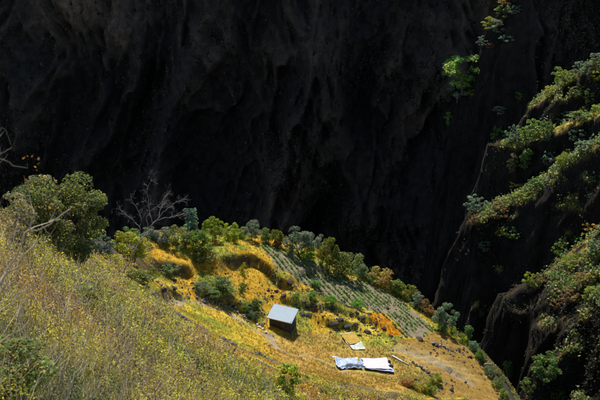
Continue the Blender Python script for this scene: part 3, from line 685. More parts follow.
for b in [
    (290, 283, 14, 'big black boulder between the curved terrace and the vegetable field'),
    (281, 282, 8, 'black boulder touching the left of the biggest upper boulder'),
    (274, 276, 7, 'small boulder at the right foot of the curved terrace'),
    (277, 287, 6, 'low flat boulder below the curved terrace end'),
    (294, 287, 5, 'lone small stone right under the biggest upper boulder'),
    (302, 290, 4, 'isolated dark stone in gold grass right of the biggest upper boulder'),
    (276, 292, 8, 'dark boulder directly above the hut roof'),
    (268, 291, 6, 'left boulder of the pair above the hut roof'),
    (283, 297, 9, 'long low boulder behind the right part of the hut roof'),
    (272, 297, 6, 'small boulder tucked behind the hut roof'),
    (313, 307, 11, 'leftmost dark boulder of the heap right of the hut'),
    (304, 303, 8, 'grey boulder at the upper left of the heap right of the hut'),
    (309, 316, 12, 'long boulder at the foot of the heap right of the hut'),
    (321, 313, 6, 'small boulder between the heap and the tall boulder'),
    (318, 323, 5, 'lone round stone below the heap right of the hut'),
    (332, 310, 10, 'tall dark boulder under the vivid green shrub'),
    (336, 315, 7, 'boulder leaning against the tall dark boulder'),
    (326, 311, 6, 'narrow boulder left of the tall dark boulder'),
    (335, 325, 15, 'left half of the great flat boulder above the drying cloth'),
    (347, 327, 14, 'right half of the great flat boulder above the drying cloth'),
    (356, 325, 8, 'boulder at the right end of the great flat boulder'),
    (343, 303, 7, 'slanting boulder on the vegetable field edge, upper one'),
    (349, 308, 6, 'slanting boulder on the vegetable field edge, lower one'),
    (362, 319, 11, 'dark boulder left of the orange field patch'),
    (357, 314, 7, 'small boulder above the dark one left of the orange patch'),
    (376, 324, 8, 'boulder inside the left corner of the orange patch'),
    (367, 333, 10, 'dark boulder right of the patterned drying cloth'),
    (373, 329, 6, 'small boulder below the orange patch corner'),
    (384, 329, 7, 'boulder at the lower side of the orange patch'),
    (379, 336, 6, 'stone right below the boulders of the orange patch'),
    (391, 337, 7, 'boulder at the lower tip of the orange patch'),
    (387, 309, 7, 'dark stone on the lower boundary of the crop rows'),
    (378, 310, 6, 'dark stone beside the upper end of the orange patch'),
    (420, 340, 12, 'grey-topped boulder at the bottom corner of the crop rows'),
    (436, 346, 9, 'left rock of the short stone row in the stubble field'),
    (443, 347, 7, 'middle rock of the short stone row in the stubble field'),
    (452, 352, 6, 'dark rock right of the short stone row'),
    (459, 351, 8, 'grey rock in the upper stubble field near the edge'),
    (464, 349, 5, 'small rock closest to the edge in the upper stubble field'),
    (470, 357, 6, 'dark rock alone in the right stubble field'),
    (463, 363, 6, 'pale rock in the centre of the stubble field'),
    (430, 354, 4, 'tiny stone above the pale track'),
    (437, 354, 4, 'tiny stone right of the other tiny stone above the pale track'),
    (428, 373, 9, 'dark boulder at the lower end of the pale track'),
    (436, 377, 7, 'small dark boulder beside the lower pale track'),
    (451, 391, 9, 'flat dark boulder low in the stubble field'),
    (441, 386, 6, 'dark stone left of the flat boulder low in the stubble'),
    (481, 375, 6, 'dark rock on the right rim of the stubble field'),
    (465, 383, 5, 'small dark rock in the lower right stubble'),
    (415, 381, 8, 'dark boulder below the pink tarpaulin corner'),
    (406, 380, 6, 'dark stone left of the boulder below the pink tarpaulin'),
    (178, 315, 10, 'upright black boulder at the corner of the stone wall'),
    (174, 290, 9, 'black boulder on the lower left terrace lip'),
    (162, 292, 13, 'dark rock mass under the lower left terrace'),
    (188, 299, 8, 'black boulder at the right end of the lower left terrace'),
    (181, 294, 7, 'smaller black boulder on the lower left terrace'),
    (173, 281, 9, 'flat dark rock below the upper left terrace hollow'),
    (182, 288, 5, 'small stone between the two left terraces'),
    (209, 294, 10, 'grey boulder in the rocky mound, left one'),
    (218, 296, 9, 'grey boulder in the rocky mound, middle one'),
    (197, 292, 9, 'pale grey boulder at the left end of the rocky mound'),
    (229, 298, 8, 'grey boulder in the rocky mound, right one'),
    (204, 301, 12, 'long flat grey rock at the foot of the rocky mound'),
    (235, 308, 10, 'black boulder beside the path left of the hut'),
    (244, 315, 8, 'black boulder nearer the hut beside the path'),
    (229, 305, 6, 'small black boulder at the upper path bend'),
    (249, 306, 7, 'dark stone among the bushes left of the hut'),
    (262, 326, 6, 'dark stone at the left foot of the hut'),
    (299, 309, 6, 'small black boulder just right of the hut roof corner'),
    (307, 309, 7, 'black boulder in the middle of the heap right of the hut'),
    (302, 315, 9, 'low black boulder at the left foot of the heap right of the hut'),
    (316, 302, 6, 'small black boulder on top of the heap right of the hut'),
    (341, 321, 10, 'upper lump of the great flat boulder above the drying cloth'),
    (328, 327, 6, 'small boulder at the left end of the great flat boulder'),
    (324, 302, 5, 'small stone left of the vivid green shrub'),
    (351, 315, 6, 'dark stone above the right end of the great flat boulder'),
    (369, 315, 7, 'black boulder between the dark one and the crop rows'),
    (360, 336, 6, 'small dark stone at the right corner of the drying cloth'),
    (396, 343, 5, 'dark stone at the upper end of the pale track'),
    (266, 300, 6, 'black stone at the upper left corner of the hut roof'),
    (260, 303, 7, 'black boulder between the bushes and the hut roof'),
    (253, 313, 8, 'black boulder among the bushes left of the hut'),
    (240, 304, 6, 'small black boulder above the path beside the bushes'),
    (157, 283, 9, 'black rock at the left end of the upper left hollow'),
    (192, 284, 6, 'dark stone at the right end of the upper left hollow'),
    (170, 298, 8, 'black rock right of the rock mass under the lower left terrace'),
    (225, 274, 5, 'small stone alone on the golden middle terrace'),
]:
    tc = (1.9, 1.8, 1.65) if ('grey' in b[3] or 'pale' in b[3]) else None
    boulder(b[0], b[1], b[2], b[3], tcol=tc)
for b in [(371, 269, 9, 'pale whitish rock on the far edge between olive bush and ochre shrub'), (487, 366, 12, 'pale rock outcrop on the lower right rim of the farm')]:
    boulder(b[0], b[1], b[2], b[3], tcol=(4.2, 3.9, 3.4), group='pale rocks on the farm rim')

# loose small rubble around the boulders
_r = np.random.default_rng(64); _acc = Acc()
_tv = np.array([v.co[:] for v in ROCKS[1].vertices]); _tf = np.array([list(p.vertices) for p in ROCKS[1].polygons])
_src = [np.array(o.location) for o in bpy.data.objects if o.name.startswith('boulder')]
for c in _src:
    for k in range(7):
        x_, y_ = c[0] + _r.normal() * 1.7, c[1] + _r.normal() * 1.5
        if seg_info(crest_w, np.array([x_]), np.array([y_]))[1][0] > 0: continue
        sz_ = _r.uniform(.18, .5); a_ = _r.uniform(0, 6.3); R_ = np.array([[math.cos(a_), -math.sin(a_), 0], [math.sin(a_), math.cos(a_), 0], [0, 0, 1]])
        _acc.add((_tv * sz_) @ R_.T + np.array([x_, y_, float(hz(x_, y_)) + sz_ * .1]), _tf, np.array([.11, .1, .085]) * _r.uniform(.6, 1.5))
tag(obj('rubble', _acc.mesh('rubble'), M_ROCK), 'loose dark stones scattered between the boulders of the fields', 'rubble', kind='stuff')

# ------------------------------------------------------------------ dry stone wall along the foot of the fields
def stone_line(name, label, pts, hgt, wid, seed, col):
    rng = np.random.default_rng(seed); acc = Acc()
    import bmesh
    tm = ROCKS[seed % 8]; tv = np.array([v.co[:] for v in tm.vertices]); tf = np.array([list(p.vertices) for p in tm.polygons])
    P = np.array([gnd(*p) for p in pts]); L = np.concatenate([[0], np.cumsum(np.linalg.norm(np.diff(P[:, :2], axis=0), axis=1))])
    o3 = P[0].copy()
    for s in np.arange(0, L[-1], .5):
        for layer in range(2):
            q = s + rng.uniform(-.2, .2)
            x, y = np.interp(q, L, P[:, 0]) + rng.normal() * wid * .3, np.interp(q, L, P[:, 1]) + rng.normal() * wid * .3
            z = hz(x, y) + layer * hgt * .45 + hgt * .1
            sz = rng.uniform(.4, .75) * (1 if layer == 0 else .8)
            a = rng.uniform(0, 6.3); R = np.array([[math.cos(a), -math.sin(a), 0], [math.sin(a), math.cos(a), 0], [0, 0, 1]])
            v = (tv * sz * np.array([1, 1, .9])) @ R.T + np.array([x, y, float(z)]) - o3
            acc.add(v, tf, np.array(col) * rng.uniform(.6, 1.5))
    o = obj(name, acc.mesh(name), M_ROCK, loc=o3); return tag(o, label, 'wall', 'low dry stone walls of the farm')
stone_line('stone_wall', 'long dark dry stone wall line below the lower golden field', [(150, 296), (168, 306), (182, 319), (205, 331), (230, 345), (258, 354), (272, 362), (284, 370)], .55, .4, 3, (.13, .12, .11))
stone_line('stone_wall', 'short dry stone wall above the path left of the hut', [(198, 300), (216, 304), (232, 310), (248, 322)], .6, .5, 5, (.2, .19, .17))
stone_line('stone_wall', 'stony bank along the lower edge of the vegetable field', [(306, 290), (325, 296), (345, 306), (362, 313)], .4, .5, 6, (.12, .11, .09))
stone_line('stone_wall', 'short stone row across the upper stubble field', [(432, 344), (438, 346), (446, 348)], .5, .3, 4, (.26, .24, .21))
stone_line('stone_wall', 'broken stone edging along the lower side of the pale track', [(412, 363), (424, 371), (432, 377)], .5, .4, 7, (.12, .11, .10))

# ------------------------------------------------------------------ the hut
def simple_mat(name, col, rough=.6, metal=0, noise=0.0, nscale=8, bump=0.0, spec=.5):
    m, N, L, b = new_mat(name)
    b.inputs['Roughness'].default_value = rough; b.inputs['Metallic'].default_value = metal; b.inputs['Specular IOR Level'].default_value = spec
    tc = N.new('ShaderNodeTexCoord'); n = N.new('ShaderNodeTexNoise'); n.inputs['Scale'].default_value = nscale; n.inputs['Detail'].default_value = 6
    L.new(tc.outputs['Object'], n.inputs['Vector'])
    cr = N.new('ShaderNodeMapRange'); cr.inputs[3].default_value = 1 - noise; cr.inputs[4].default_value = 1 + noise
    L.new(n.outputs['Fac'], cr.inputs[0])
    vm = N.new('ShaderNodeVectorMath'); vm.operation = 'SCALE'; vm.inputs[0].default_value = col
    L.new(cr.outputs[0], vm.inputs['Scale']); L.new(vm.outputs[0], b.inputs['Base Color'])
    if bump:
        bp = N.new('ShaderNodeBump'); bp.inputs['Strength'].default_value = bump; bp.inputs['Distance'].default_value = .02
        L.new(n.outputs['Fac'], bp.inputs['Height']); L.new(bp.outputs[0], b.inputs['Normal'])
    return m
def box(acc, x0, x1, y0, y1, z0, z1, C=(1, 1, 1)):
    V = [(x, y, z) for x in (x0, x1) for y in (y0, y1) for z in (z0, z1)]
    acc.add(V, [(0, 1, 3, 2), (4, 6, 7, 5), (0, 4, 5, 1), (2, 3, 7, 6), (0, 2, 6, 4), (1, 5, 7, 3)], C)
M_ROOF = simple_mat('roof_metal', (.36, .44, .51), .75, 0, .10, 1.3, .0, .15)
M_WALL = simple_mat('hut_adobe', (.058, .062, .072), .95, 0, .35, 3, .4, .1)
M_WOOD = simple_mat('hut_wood', (.07, .055, .045), .8, 0, .3, 6, .2, .2)
M_POST = simple_mat('pale_pole', (.55, .48, .36), .8, 0, .2, 6, 0, .2)
hp = gnd(280, 329); hl, hd = 3.75, 3.1
hut = thing('hut', 'small farm hut with pale blue-grey sheet metal roof on the golden field', 'hut', (hp[0], hp[1], hp[2] - .25), math.radians(-17))
def hbox(name, mat, *b, parent=None):
    a = Acc(); box(a, *b); return obj(name, a.mesh(name), mat, parent or hut)
# local: x to the right, y away from the camera; roof pitched so that the front eave is lower
zb, zf = 2.5, 2.15
ROLL = -.085
def wallq(name, pts, th_dir):
    a = Acc(); P = np.array(pts, float); P[:, 2] += np.where(P[:, 2] > 1, P[:, 0] * ROLL, 0); Q = P + np.array(th_dir)
    V = np.concatenate([P, Q]); a.add(V, [(0, 1, 2, 3), (7, 6, 5, 4), (0, 4, 5, 1), (1, 5, 6, 2), (2, 6, 7, 3), (3, 7, 4, 0)], (1, 1, 1)); return obj(name, a.mesh(name), M_WALL, hut)
X0, X1, Y0, Y1 = -hl / 2, hl / 2, 0, hd
fw = wallq('wall', [(X0, Y0, -1.2), (X1, Y0, -1.2), (X1, Y0, zf), (X0, Y0, zf)], (0, .22, 0))
wallq('wall', [(X0, Y1, -1.2), (X1, Y1, -1.2), (X1, Y1, zb), (X0, Y1, zb)], (0, -.22, 0))
wallq('wall', [(X0, Y0 + .225, -1.2), (X0, Y1 - .225, -1.2), (X0, Y1 - .225, zb - .03), (X0, Y0 + .225, zf + .02)], (.22, 0, 0))
wallq('wall', [(X1, Y0 + .225, -1.2), (X1, Y1 - .225, -1.2), (X1, Y1 - .225, zb - .03), (X1, Y0 + .225, zf + .02)], (-.22, 0, 0))
dr = hbox('door', M_WOOD, -.2, .65, -.04, -.002, .0, 1.75)
hbox('handle', M_POST, .5, .55, -.075, -.042, .85, .97, parent=dr)
for wx_ in (-1.35, 1.0):
    w_ = hbox('window', M_WOOD, wx_, wx_ + .6, -.03, -.002, .95, 1.55)
    hbox('sill', M_WOOD, wx_ - .05, wx_ + .65, -.09, -.002, .88, .945, parent=w_)
# sheet metal roof: overlapping ribbed sheets
n_sh = 6; ov = .28; rw = (hl + 2 * ov) / n_sh
sl_ = (zb - zf) / hd
for k in range(n_sh):
    a = Acc(); xs = np.linspace(0, rw + .06, 19); prof = .022 * np.sin(np.arange(19) * np.pi / 1.5)
    ys = np.linspace(Y0 - .45, Y1 + .3, 4)
    Xg, Yg = np.meshgrid(xs, ys); Zg = zf + .09 + (Yg - Y0) * sl_ + prof[None, :] + k * .006 + (k % 2) * .012
    V = np.stack([Xg + X0 - ov + k * rw, Yg, Zg + (Xg + X0 - ov + k * rw) * ROLL], -1).reshape(-1, 3)
    a.add(V, grid_faces(4, 19), (1, 1, 1)); a.add(V - np.array([0, 0, .006]), grid_faces(4, 19)[:, ::-1], (1, 1, 1))
    obj('roof_sheet', a.mesh('roof_sheet'), M_ROOF, hut)
a = Acc(); box(a, X0 - ov, X1 + ov + .06, Y0 - .50, Y0 - .455, zf - .06, zf + .08); a.V[0][:, 2] += a.V[0][:, 0] * ROLL; obj('fascia', a.mesh('fascia'), M_POST, hut)
for yy in (.4, 1.5, 2.6):
    zz = zf + yy * sl_; a = Acc(); box(a, X0 - ov + .05, X1 + ov - .05, yy - .05, yy + .05, zz - .06, zz + .03); a.V[0][:, 2] += a.V[0][:, 0] * ROLL; obj('rafter', a.mesh('rafter'), M_WOOD, hut)
a = Acc(); tube(a, [(X0 - .75, -.35, -.5), (X0 - .45, -.30, 1.0), (X0 - .25, -.25, zf + .02)], [.075, .07, .06], (1, 1, 1), 7); obj('post', a.mesh('post'), M_POST, hut)
a = Acc(); tube(a, [(X1 + .15, -.3, -.6), (X1 + .16, -.28, 1.0), (X1 + .15, -.25, zf + .02)], [.06, .06, .055], (1, 1, 1), 7); obj('post', a.mesh('post'), M_WOOD, hut)
# sacks and pale rubble at the left corner of the hut
M_SACK = simple_mat('white_sack', (.62, .60, .58), .8, 0, .15, 5, .5, .2)
for i, (px, py, w, lb) in enumerate([(259, 328, 5, 'white sack lying nearest the path left of the hut'), (263, 330, 5, 'white sack leaning towards the hut post'), (257, 325, 4, 'small pale sack on top of the heap left of the hut'), (266, 333, 4, 'pale lump at the front left corner of the hut')]):
    p = gnd(px, py); sm = rock_mesh('sack', 300 + i, (1, 1, 1), 2, .5); sm.materials.clear(); sm.materials.append(M_SACK)
    for poly in sm.polygons: poly.use_smooth = True
    wv = w / FPX * np.linalg.norm(p)
    o = obj('sack', sm, None, loc=(p[0], p[1], p[2] + wv * .12)); o.scale = (wv, wv * .65, wv * .6); o.rotation_euler = (0, .2, i * 1.1)
    tag(o, lb, 'sack', 'sacks heaped beside the hut')

# ------------------------------------------------------------------ tarpaulins and drying cloth
def cloth(name, label, cat, quad, mat, lift=.06, wr=.06, n=26, seed=1, roll=None, thick=.01):
    """sheet lying on the ground between four ground points: far left, far right, near right, near left"""
    Q = [gnd(*q) for q in quad]; u = np.linspace(0, 1, n); U, Vv = np.meshgrid(u, u)
    P = (Q[0][None, None] * ((1 - U) * (1 - Vv))[..., None] + Q[1] * (U * (1 - Vv))[..., None] + Q[2] * (U * Vv)[..., None] + Q[3] * ((1 - U) * Vv)[..., None])
    edge = fbm(U * 4, Vv * 4, oct=3, seed=seed)[..., None] * .22
    P = P + edge * np.array([1, .6, 0])
    z = hz(P[..., 0], P[..., 1])
    z = z + lift + wr * fbm(P[..., 0] * 1.4, P[..., 1] * .8, oct=4, seed=seed + 3) + wr * 1.2
    if roll: z = z + roll(U, Vv)
    P[..., 2] = z
    o3 = P[0, 0].copy(); P = P - o3
    V = P.reshape(-1, 3); F = grid_faces(n, n)
    a = Acc(); a.add(V, F[:, ::-1], (1, 1, 1)); a.add(V - np.array([0, 0, thick]), F, (1, 1, 1))
    r = obj(name, a.mesh(name, True), mat, loc=o3); return tag(r, label, cat, 'sheets spread on the ground to dry crops'), Q
M_TARPB = simple_mat('blue_white_tarp', (.36, .44, .57), .5, 0, .22, .9, .25, .5)
M_TARPW = simple_mat('pink_white_cover', (.60, .54, .54), .7, 0, .06, 2, .2, .3)
M_TARPU = simple_mat('blue_edge_tarp', (.32, .41, .66), .4, 0, .15, 2, .2, .5)
cloth('tarpaulin', 'crumpled blue-white tarpaulin on the field, left one of the two', 'tarpaulin', [(332.5, 359.5), (357, 359.5), (362.5, 370), (339, 370.5)], M_TARPB, .10, .22, 34, 4,
      lambda U, V: .55 * np.exp(-((V - .86) / .07) ** 2) * np.clip(U * 6, 0, 1) + .25 * np.exp(-((U - .02) / .05) ** 2))
cloth('tarpaulin', 'blue tarpaulin with its near edge showing under the pinkish crop layer', 'tarpaulin', [(359.5, 359), (388, 359), (394, 374.5), (364, 370.5)], M_TARPU, .05, .06, 26, 9,
      lambda U, V: .35 * np.exp(-((V - .98) / .05) ** 2))
cloth('crop_layer', 'flat pinkish white layer of drying grain on the blue tarpaulin', 'grain', [(360.5, 359.5), (386, 359), (391, 370.5), (365, 369.5)], M_TARPW, .24, .05, 26, 12)
M_CLOTH = simple_mat('mottled_cloth', (.5, .51, .45), .8, 0, .85, 3.2, .3, .2)
cloth('drying_cloth', 'grey-white mottled cloth under an orange heap of drying crop', 'cloth', [(339.5, 334.5), (353, 332.5), (366, 350), (352, 351)], M_CLOTH, .06, .09, 24, 17)
M_CORN = simple_mat('orange_crop', (.40, .26, .04), .8, 0, .6, 6, .5, .2)
cloth('drying_crop', 'orange heap of drying crop on the mottled cloth', 'crop', [(341.3, 335.4), (352.8, 333.4), (360, 343), (349.5, 346)], M_CORN, .18, .14, 24, 22)
# small dark bundle at the end of the pink tarpaulin and white plank beside the track
p0, p1 = gnd(392, 356.5), gnd(409, 366)
a = Acc(); Lp = np.linalg.norm(p1 - p0); box(a, 0, Lp, -.13, .13, 0, .05)
o = obj('plank', a.mesh('plank'), simple_mat('white_plank', (.55, .55, .56), .5, 0, .06, 3, 0, .4), loc=p0 + np.array([0, 0, .12]))
dv = p1 - p0; o.rotation_euler = (0, -math.atan2(dv[2], math.hypot(dv[0], dv[1])), math.atan2(dv[1], dv[0]))
tag(o, 'long white plank lying beside the pale track right of the tarpaulins', 'plank')
for i, (px, py, w) in enumerate([(389, 363, 5), (391, 368, 5)]):
    p = gnd(px, py); wv = w / FPX * np.linalg.norm(p)
    o = obj('bundle', ROCKS[i + 2], None, loc=(p[0], p[1], p[2] + wv * .3)); o.scale = (wv * .8, wv, wv * .9); o.color = (.5, .5, .6, 1)
    tag(o, ['upper dark bundle at the right end of the pinkish tarpaulin', 'lower dark bundle at the right corner of the pinkish tarpaulin'][i], 'bundle', 'dark bundles beside the tarpaulin')

# ------------------------------------------------------------------ vegetable field: rows of leafy plants
vf = thing('vegetable_field', 'grey-green vegetable field with plants in rows along the far edge', 'crop field', gnd(350, 300))
vo = np.array(vf.location)
zx = np.array(Z_VEG); cc_ = zx @ RN; rows = np.arange(cc_.min(), cc_.max(), 1.2)
rngv = np.random.default_rng(77)
for r_ in rows:
    tspan = zx @ RD; t = np.arange(tspan.min(), tspan.max(), .3)
    xy = RD[None] * t[:, None] + RN[None] * r_ + rngv.normal(size=(len(t), 2)) * .07
    m = poly_in(Z_VEG, xy[:, 0], xy[:, 1]) & (rngv.random(len(t)) > .1) & (vnoise(xy[:, 0] * .5, xy[:, 1] * .5, seed=33) > -.62)
    xy = xy[m]
    if len(xy) < 6: continue
    acc = Acc(); k = 7
    c = np.repeat(np.column_stack([xy, hz(xy[:, 0], xy[:, 1])]), k, 0)
    dr_ = unit(len(c), rngv); dr_[:, 2] = np.abs(dr_[:, 2]) + .2
    sz = np.repeat(rngv.uniform(.55, 1.15, len(xy)), k)
    P = c + dr_ * np.array([.24, .24, .32]) * sz[:, None] - vo
    colr = np.repeat(pal([(.15, .30, .05), (.22, .36, .07), (.26, .33, .10), (.17, .26, .07)], len(xy), rngv), k, 0)
    leaves(acc, P, dr_, .23 * sz, colr, rngv)
    obj('crop_row', acc.mesh('crop_row'), M_LEAF, vf)

# ------------------------------------------------------------------ grass and scrub (nobody could count these)
def scatter(poly, dens, rng):
    P = np.asarray(poly); lo, hi = P.min(0), P.max(0); n = int((hi[0] - lo[0]) * (hi[1] - lo[1]) * dens)
    x = rng.uniform(lo[0], hi[0], n); y = rng.uniform(lo[1], hi[1], n); m = poly_in(P, x, y); return x[m], y[m]
def free_of(x, y, polys):
    m = np.ones(len(x), bool)
    for p in polys: m &= ~poly_in(p, x, y)
    return m
def off_paths(x, y, r=.45):
    m = np.ones(len(x), bool)
    for pw in paths_w:
        d, _, _ = seg_info(pw, x, y); m &= d > r * (1 + .3 * vnoise(x, y, seed=2))
    return m
rg = np.random.default_rng(5)
C0, S0 = math.cos(math.radians(-14)), math.sin(math.radians(-14))
HUTP = np.array([[hp[0] + C0 * x - S0 * y, hp[1] + S0 * x + C0 * y] for x, y in ((-2.2, -.2), (2.1, -.2), (2.1, 3.3), (-2.2, 3.3))])
TARPS = [gpoly([(331, 358.5), (390, 358), (396, 376), (338, 372.5)]), gpoly([(338, 333.5), (354, 331.5), (368, 351.5), (351, 352.5)])]
acc = Acc()
x, y = scatter(Z_FARM, 14, rg); m = free_of(x, y, [HUTP, Z_VEG] + TARPS) & off_paths(x, y)
ms_ = poly_in(Z_STUB, x, y); m &= ~(ms_ & (np.sin((x * SN[0] + y * SN[1]) * 2 * np.pi / 1.7) < rg.uniform(-.7, .35, len(x)))); m &= ~(poly_in(Z_PALE, x, y) & (rg.random(len(x)) > .3))
x, y = x[m], y[m]
na = fbm(x * .07, y * .07, oct=4, seed=31); nb = fbm(x * .25, y * .25, oct=3, seed=41)
keep = rg.random(len(x)) < np.clip(.75 + nb * .5, .25, 1); x, y, na, nb = x[keep], y[keep], na[keep], nb[keep]
z = hz(x, y); k = 4
w1 = np.clip(na * 1.6 + .05 + rg.normal(size=len(x)) * .25, 0, 1)[:, None]; w2 = np.clip(nb * 1.6 - .0 + rg.normal(size=len(x)) * .2, 0, 1)[:, None]
C = G_GOLD * (1 - w1) + G_ORNG * w1; C = C * (1 - w2) + np.array([.33, .37, .055]) * w2
gm = np.zeros(len(x), bool)
for zz in Z_GREEN: gm |= poly_in(zz, x, y)
gs = gm & (rg.random(len(x)) < .7); C[gs] = pal([(.18, .25, .05), (.26, .28, .06), (.36, .34, .05)], gs.sum(), rg)
st_ = poly_in(Z_STUB, x, y); C[st_] = pal([(.58, .41, .07), (.48, .32, .06)], st_.sum(), rg)
oc_ = poly_in(Z_OCH, x, y) & (rg.random(len(x)) > .25); C[oc_] = pal([(.40, .27, .06), (.30, .20, .07), (.46, .31, .05)], oc_.sum(), rg)
om = poly_in(Z_ORANGE, x, y); C[om] = pal([(.58, .27, .012), (.5, .22, .012)], om.sum(), rg)
om = poly_in(Z_ORANGE2, x, y) & (rg.random(len(x)) > .3); C[om] = pal([(.46, .2, .02), (.38, .2, .04)], om.sum(), rg)
br = (fbm(x * .5, y * .5, oct=2, seed=47) + rg.normal(size=len(x)) * .3) > .45
C[br & ~gm] = pal([(.25, .16, .06), (.20, .15, .07), (.30, .20, .05)], (br & ~gm).sum(), rg)
C = np.clip(C * rg.uniform(.65, 1.35, (len(x), 1)), 0, .8)
P = np.repeat(np.column_stack([x, y, z - .03]), k, 0); P[:, :2] += rg.normal(size=(len(P), 2)) * .09
hh = np.repeat(np.where(gm, .3, np.where(st_, .18, .26)) * rg.uniform(.6, 1.5, len(x)), k)
blades(acc, P, hh, .09, np.repeat(C, k, 0), rg, .7)
tag(obj('field_grass', acc.mesh('field_grass'), M_GRASS), 'golden orange dry grass covering the terraced fields', 'grass', kind='stuff')

# scrub covering the near slope: density falls with distance from the camera
SCRUB = [(-150, 430), (-100, 300), (-60, 232), (0, 226), (50, 240), (100, 250), (135, 262), (148, 285), (178, 322), (205, 337), (240, 357), (285, 378), (330, 386), (395, 394), (428, 400), (440, 440), (300, 460), (100, 460)]
def near_pt(px, py):
    p = hit(px, min(py, 399), HT, GX, GY, 4, 190)
    if p is None: p = gnd(px, py)
    return p[:2] * (.8 if py > 400 else 1)
Z_SCR = np.array([near_pt(*p) for p in SCRUB])
acc = Acc(); acs = Acc()
x, y = scatter(Z_SCR, 5.2, rg); z = hz(x, y); d = np.sqrt(x * x + y * y + z * z)
pr = np.clip(34 / d, .16, 1) ** 1.3; kp = (rg.random(len(x)) < pr) & (d > 9); x, y, z, d = x[kp], y[kp], z[kp], d[kp]
# keep only what lies within or near the view cone
vx = x / (y * CP - z * SP); kp = (np.abs(vx) < .55); x, y, z, d = x[kp], y[kp], z[kp], d[kp]
swl = np.array([gnd(*p)[:2] for p in [(150, 296), (168, 306), (182, 319), (205, 331), (230, 345), (258, 354), (272, 362), (284, 370)]])
kp = seg_info(swl, x, y)[0] > 1.6; x, y, z, d = x[kp], y[kp], z[kp], d[kp]
typ = fbm(x * .13, y * .13, oct=3, seed=15) * 1.25 + rg.normal(size=len(x)) * .33 - np.clip((d - 40) / 50, 0, 1) * .45
nl_ = np.clip(3700 / d, 32, 190).astype(int)
idx = np.repeat(np.arange(len(x)), nl_); n = len(idx)
rad = rg.uniform(.25, .85, len(x)) * np.clip(.6 + d / 90, .7, 1.5); hgt = rg.uniform(.5, 1.0, len(x)) ** 2 * 1.55 * np.clip(1.05 - d / 220, .6, 1)
dirs = unit(n, rg); dirs[:, 2] = np.abs(dirs[:, 2])
rr = rg.uniform(.45, 1, n)
P = np.column_stack([x[idx], y[idx], z[idx]]) + dirs * np.column_stack([rad[idx], rad[idx], hgt[idx]]) * rr[:, None]
A1 = pal([(.70, .60, .05), (.54, .51, .055), (.74, .55, .05), (.34, .36, .05)], len(x), rg); A2 = pal([(.56, .44, .14), (.40, .33, .14), (.22, .18, .10), (.62, .47, .08)], len(x), rg); A3 = pal([(.18, .25, .05), (.26, .31, .06), (.12, .15, .05)], len(x), rg); A4 = pal([(.60, .36, .04), (.50, .30, .04)], len(x), rg)
Cc = np.where((typ > -.3)[:, None], A1, A2); Cc = Cc * rg.uniform(.4, 1.4, (len(x), 1)); Cc = np.where((typ > .85)[:, None], A3, Cc); Cc = np.where((typ < -.95)[:, None], A4, Cc)
grn = np.hypot(x - gnd(15, 375)[0], y - gnd(15, 375)[1]) < 2.6; Cc[grn] = pal([(.10, .15, .04), (.14, .17, .04)], grn.sum(), rg)
Cl = np.clip(Cc[idx] * rg.uniform(.5, 1.6, (n, 1)), .01, .85)
lsz = np.clip(.0014 * d, .024, .11)[idx] * rg.uniform(.6, 1.5, n)
leaves(acc, P, dirs, lsz, Cl, rg, .5)
# stalks and dry stems of the scrub
ns_ = np.clip(540 / d, 6, 22).astype(int); idx = np.repeat(np.arange(len(x)), ns_); n = len(idx)
P = np.column_stack([x[idx], y[idx], z[idx] - .05]); P[:, :2] += rg.normal(size=(n, 2)) * (rad[idx] * .45)[:, None]
Cs = pal([(.40, .34, .29), (.28, .23, .20), (.56, .49, .40), (.15, .12, .10), (.50, .43, .07)], n, rg)
blades(acc, P, hgt[idx] * rg.uniform(.4, 1.25, n), np.clip(.0010 * d[idx], .011, .06), Cs, rg, 1.1)
tag(obj('hillside_scrub', acc.mesh('hillside_scrub'), M_GRASS), 'dense dry yellow-green scrub and stalks covering the near slope', 'scrub', kind='stuff')

# low undergrowth filling the gaps along the rim of the farm
acc = Acc(); tt_ = np.concatenate([rg.uniform(4.4, 15.5, 2600), rg.uniform(12, 15.6, 2400)]); kk_ = np.arange(len(crest_w))
xc = np.interp(tt_, kk_, crest_w[:, 0]); yc = np.interp(tt_, kk_, crest_w[:, 1])
i0 = np.clip(tt_.astype(int), 0, len(crest_w) - 2); tg = crest_w[i0 + 1, :2] - crest_w[i0, :2]; tg /= np.linalg.norm(tg, axis=1)[:, None]
of = rg.uniform(-2.4, 5.0, len(xc)) * np.where(tt_ > 11.5, .55, 1); of[2600:] = rg.uniform(-.3, 5, 2400); xc = xc - tg[:, 1] * of; yc = yc + tg[:, 0] * of
kp = fbm(xc * .2, yc * .2, oct=2, seed=19) > -.35; xc, yc, of, tt_ = xc[kp], yc[kp], of[kp], tt_[kp]; zc_ = hz(xc, yc)
k = 26; idx = np.repeat(np.arange(len(xc)), k); n = len(idx); dirs = unit(n, rg); dirs[:, 2] = np.abs(dirs[:, 2])
sz_ = rg.uniform(.3, 1.0, len(xc)) ** 1.5 * np.where(of < -.8, .6, 1.2) * np.where(tt_ > 11.5, .7, 1.1)
P = np.column_stack([xc, yc, zc_])[idx] + dirs * sz_[idx][:, None] * rg.uniform(.5, 1, (n, 1))
Cc = pal([(.18, .24, .05), (.26, .29, .15), (.36, .32, .06), (.14, .18, .05), (.34, .24, .07), (.28, .14, .06)], len(xc), rg)
leaves(acc, P, dirs, .12 * rg.uniform(.6, 1.3, n), np.clip(Cc[idx] * rg.uniform(.6, 1.35, (n, 1)), 0, .8), rg)
tag(obj('rim_undergrowth', acc.mesh('rim_undergrowth'), M_LEAF), 'low mixed undergrowth along the rim of the farm above the gorge', 'undergrowth', kind='stuff')

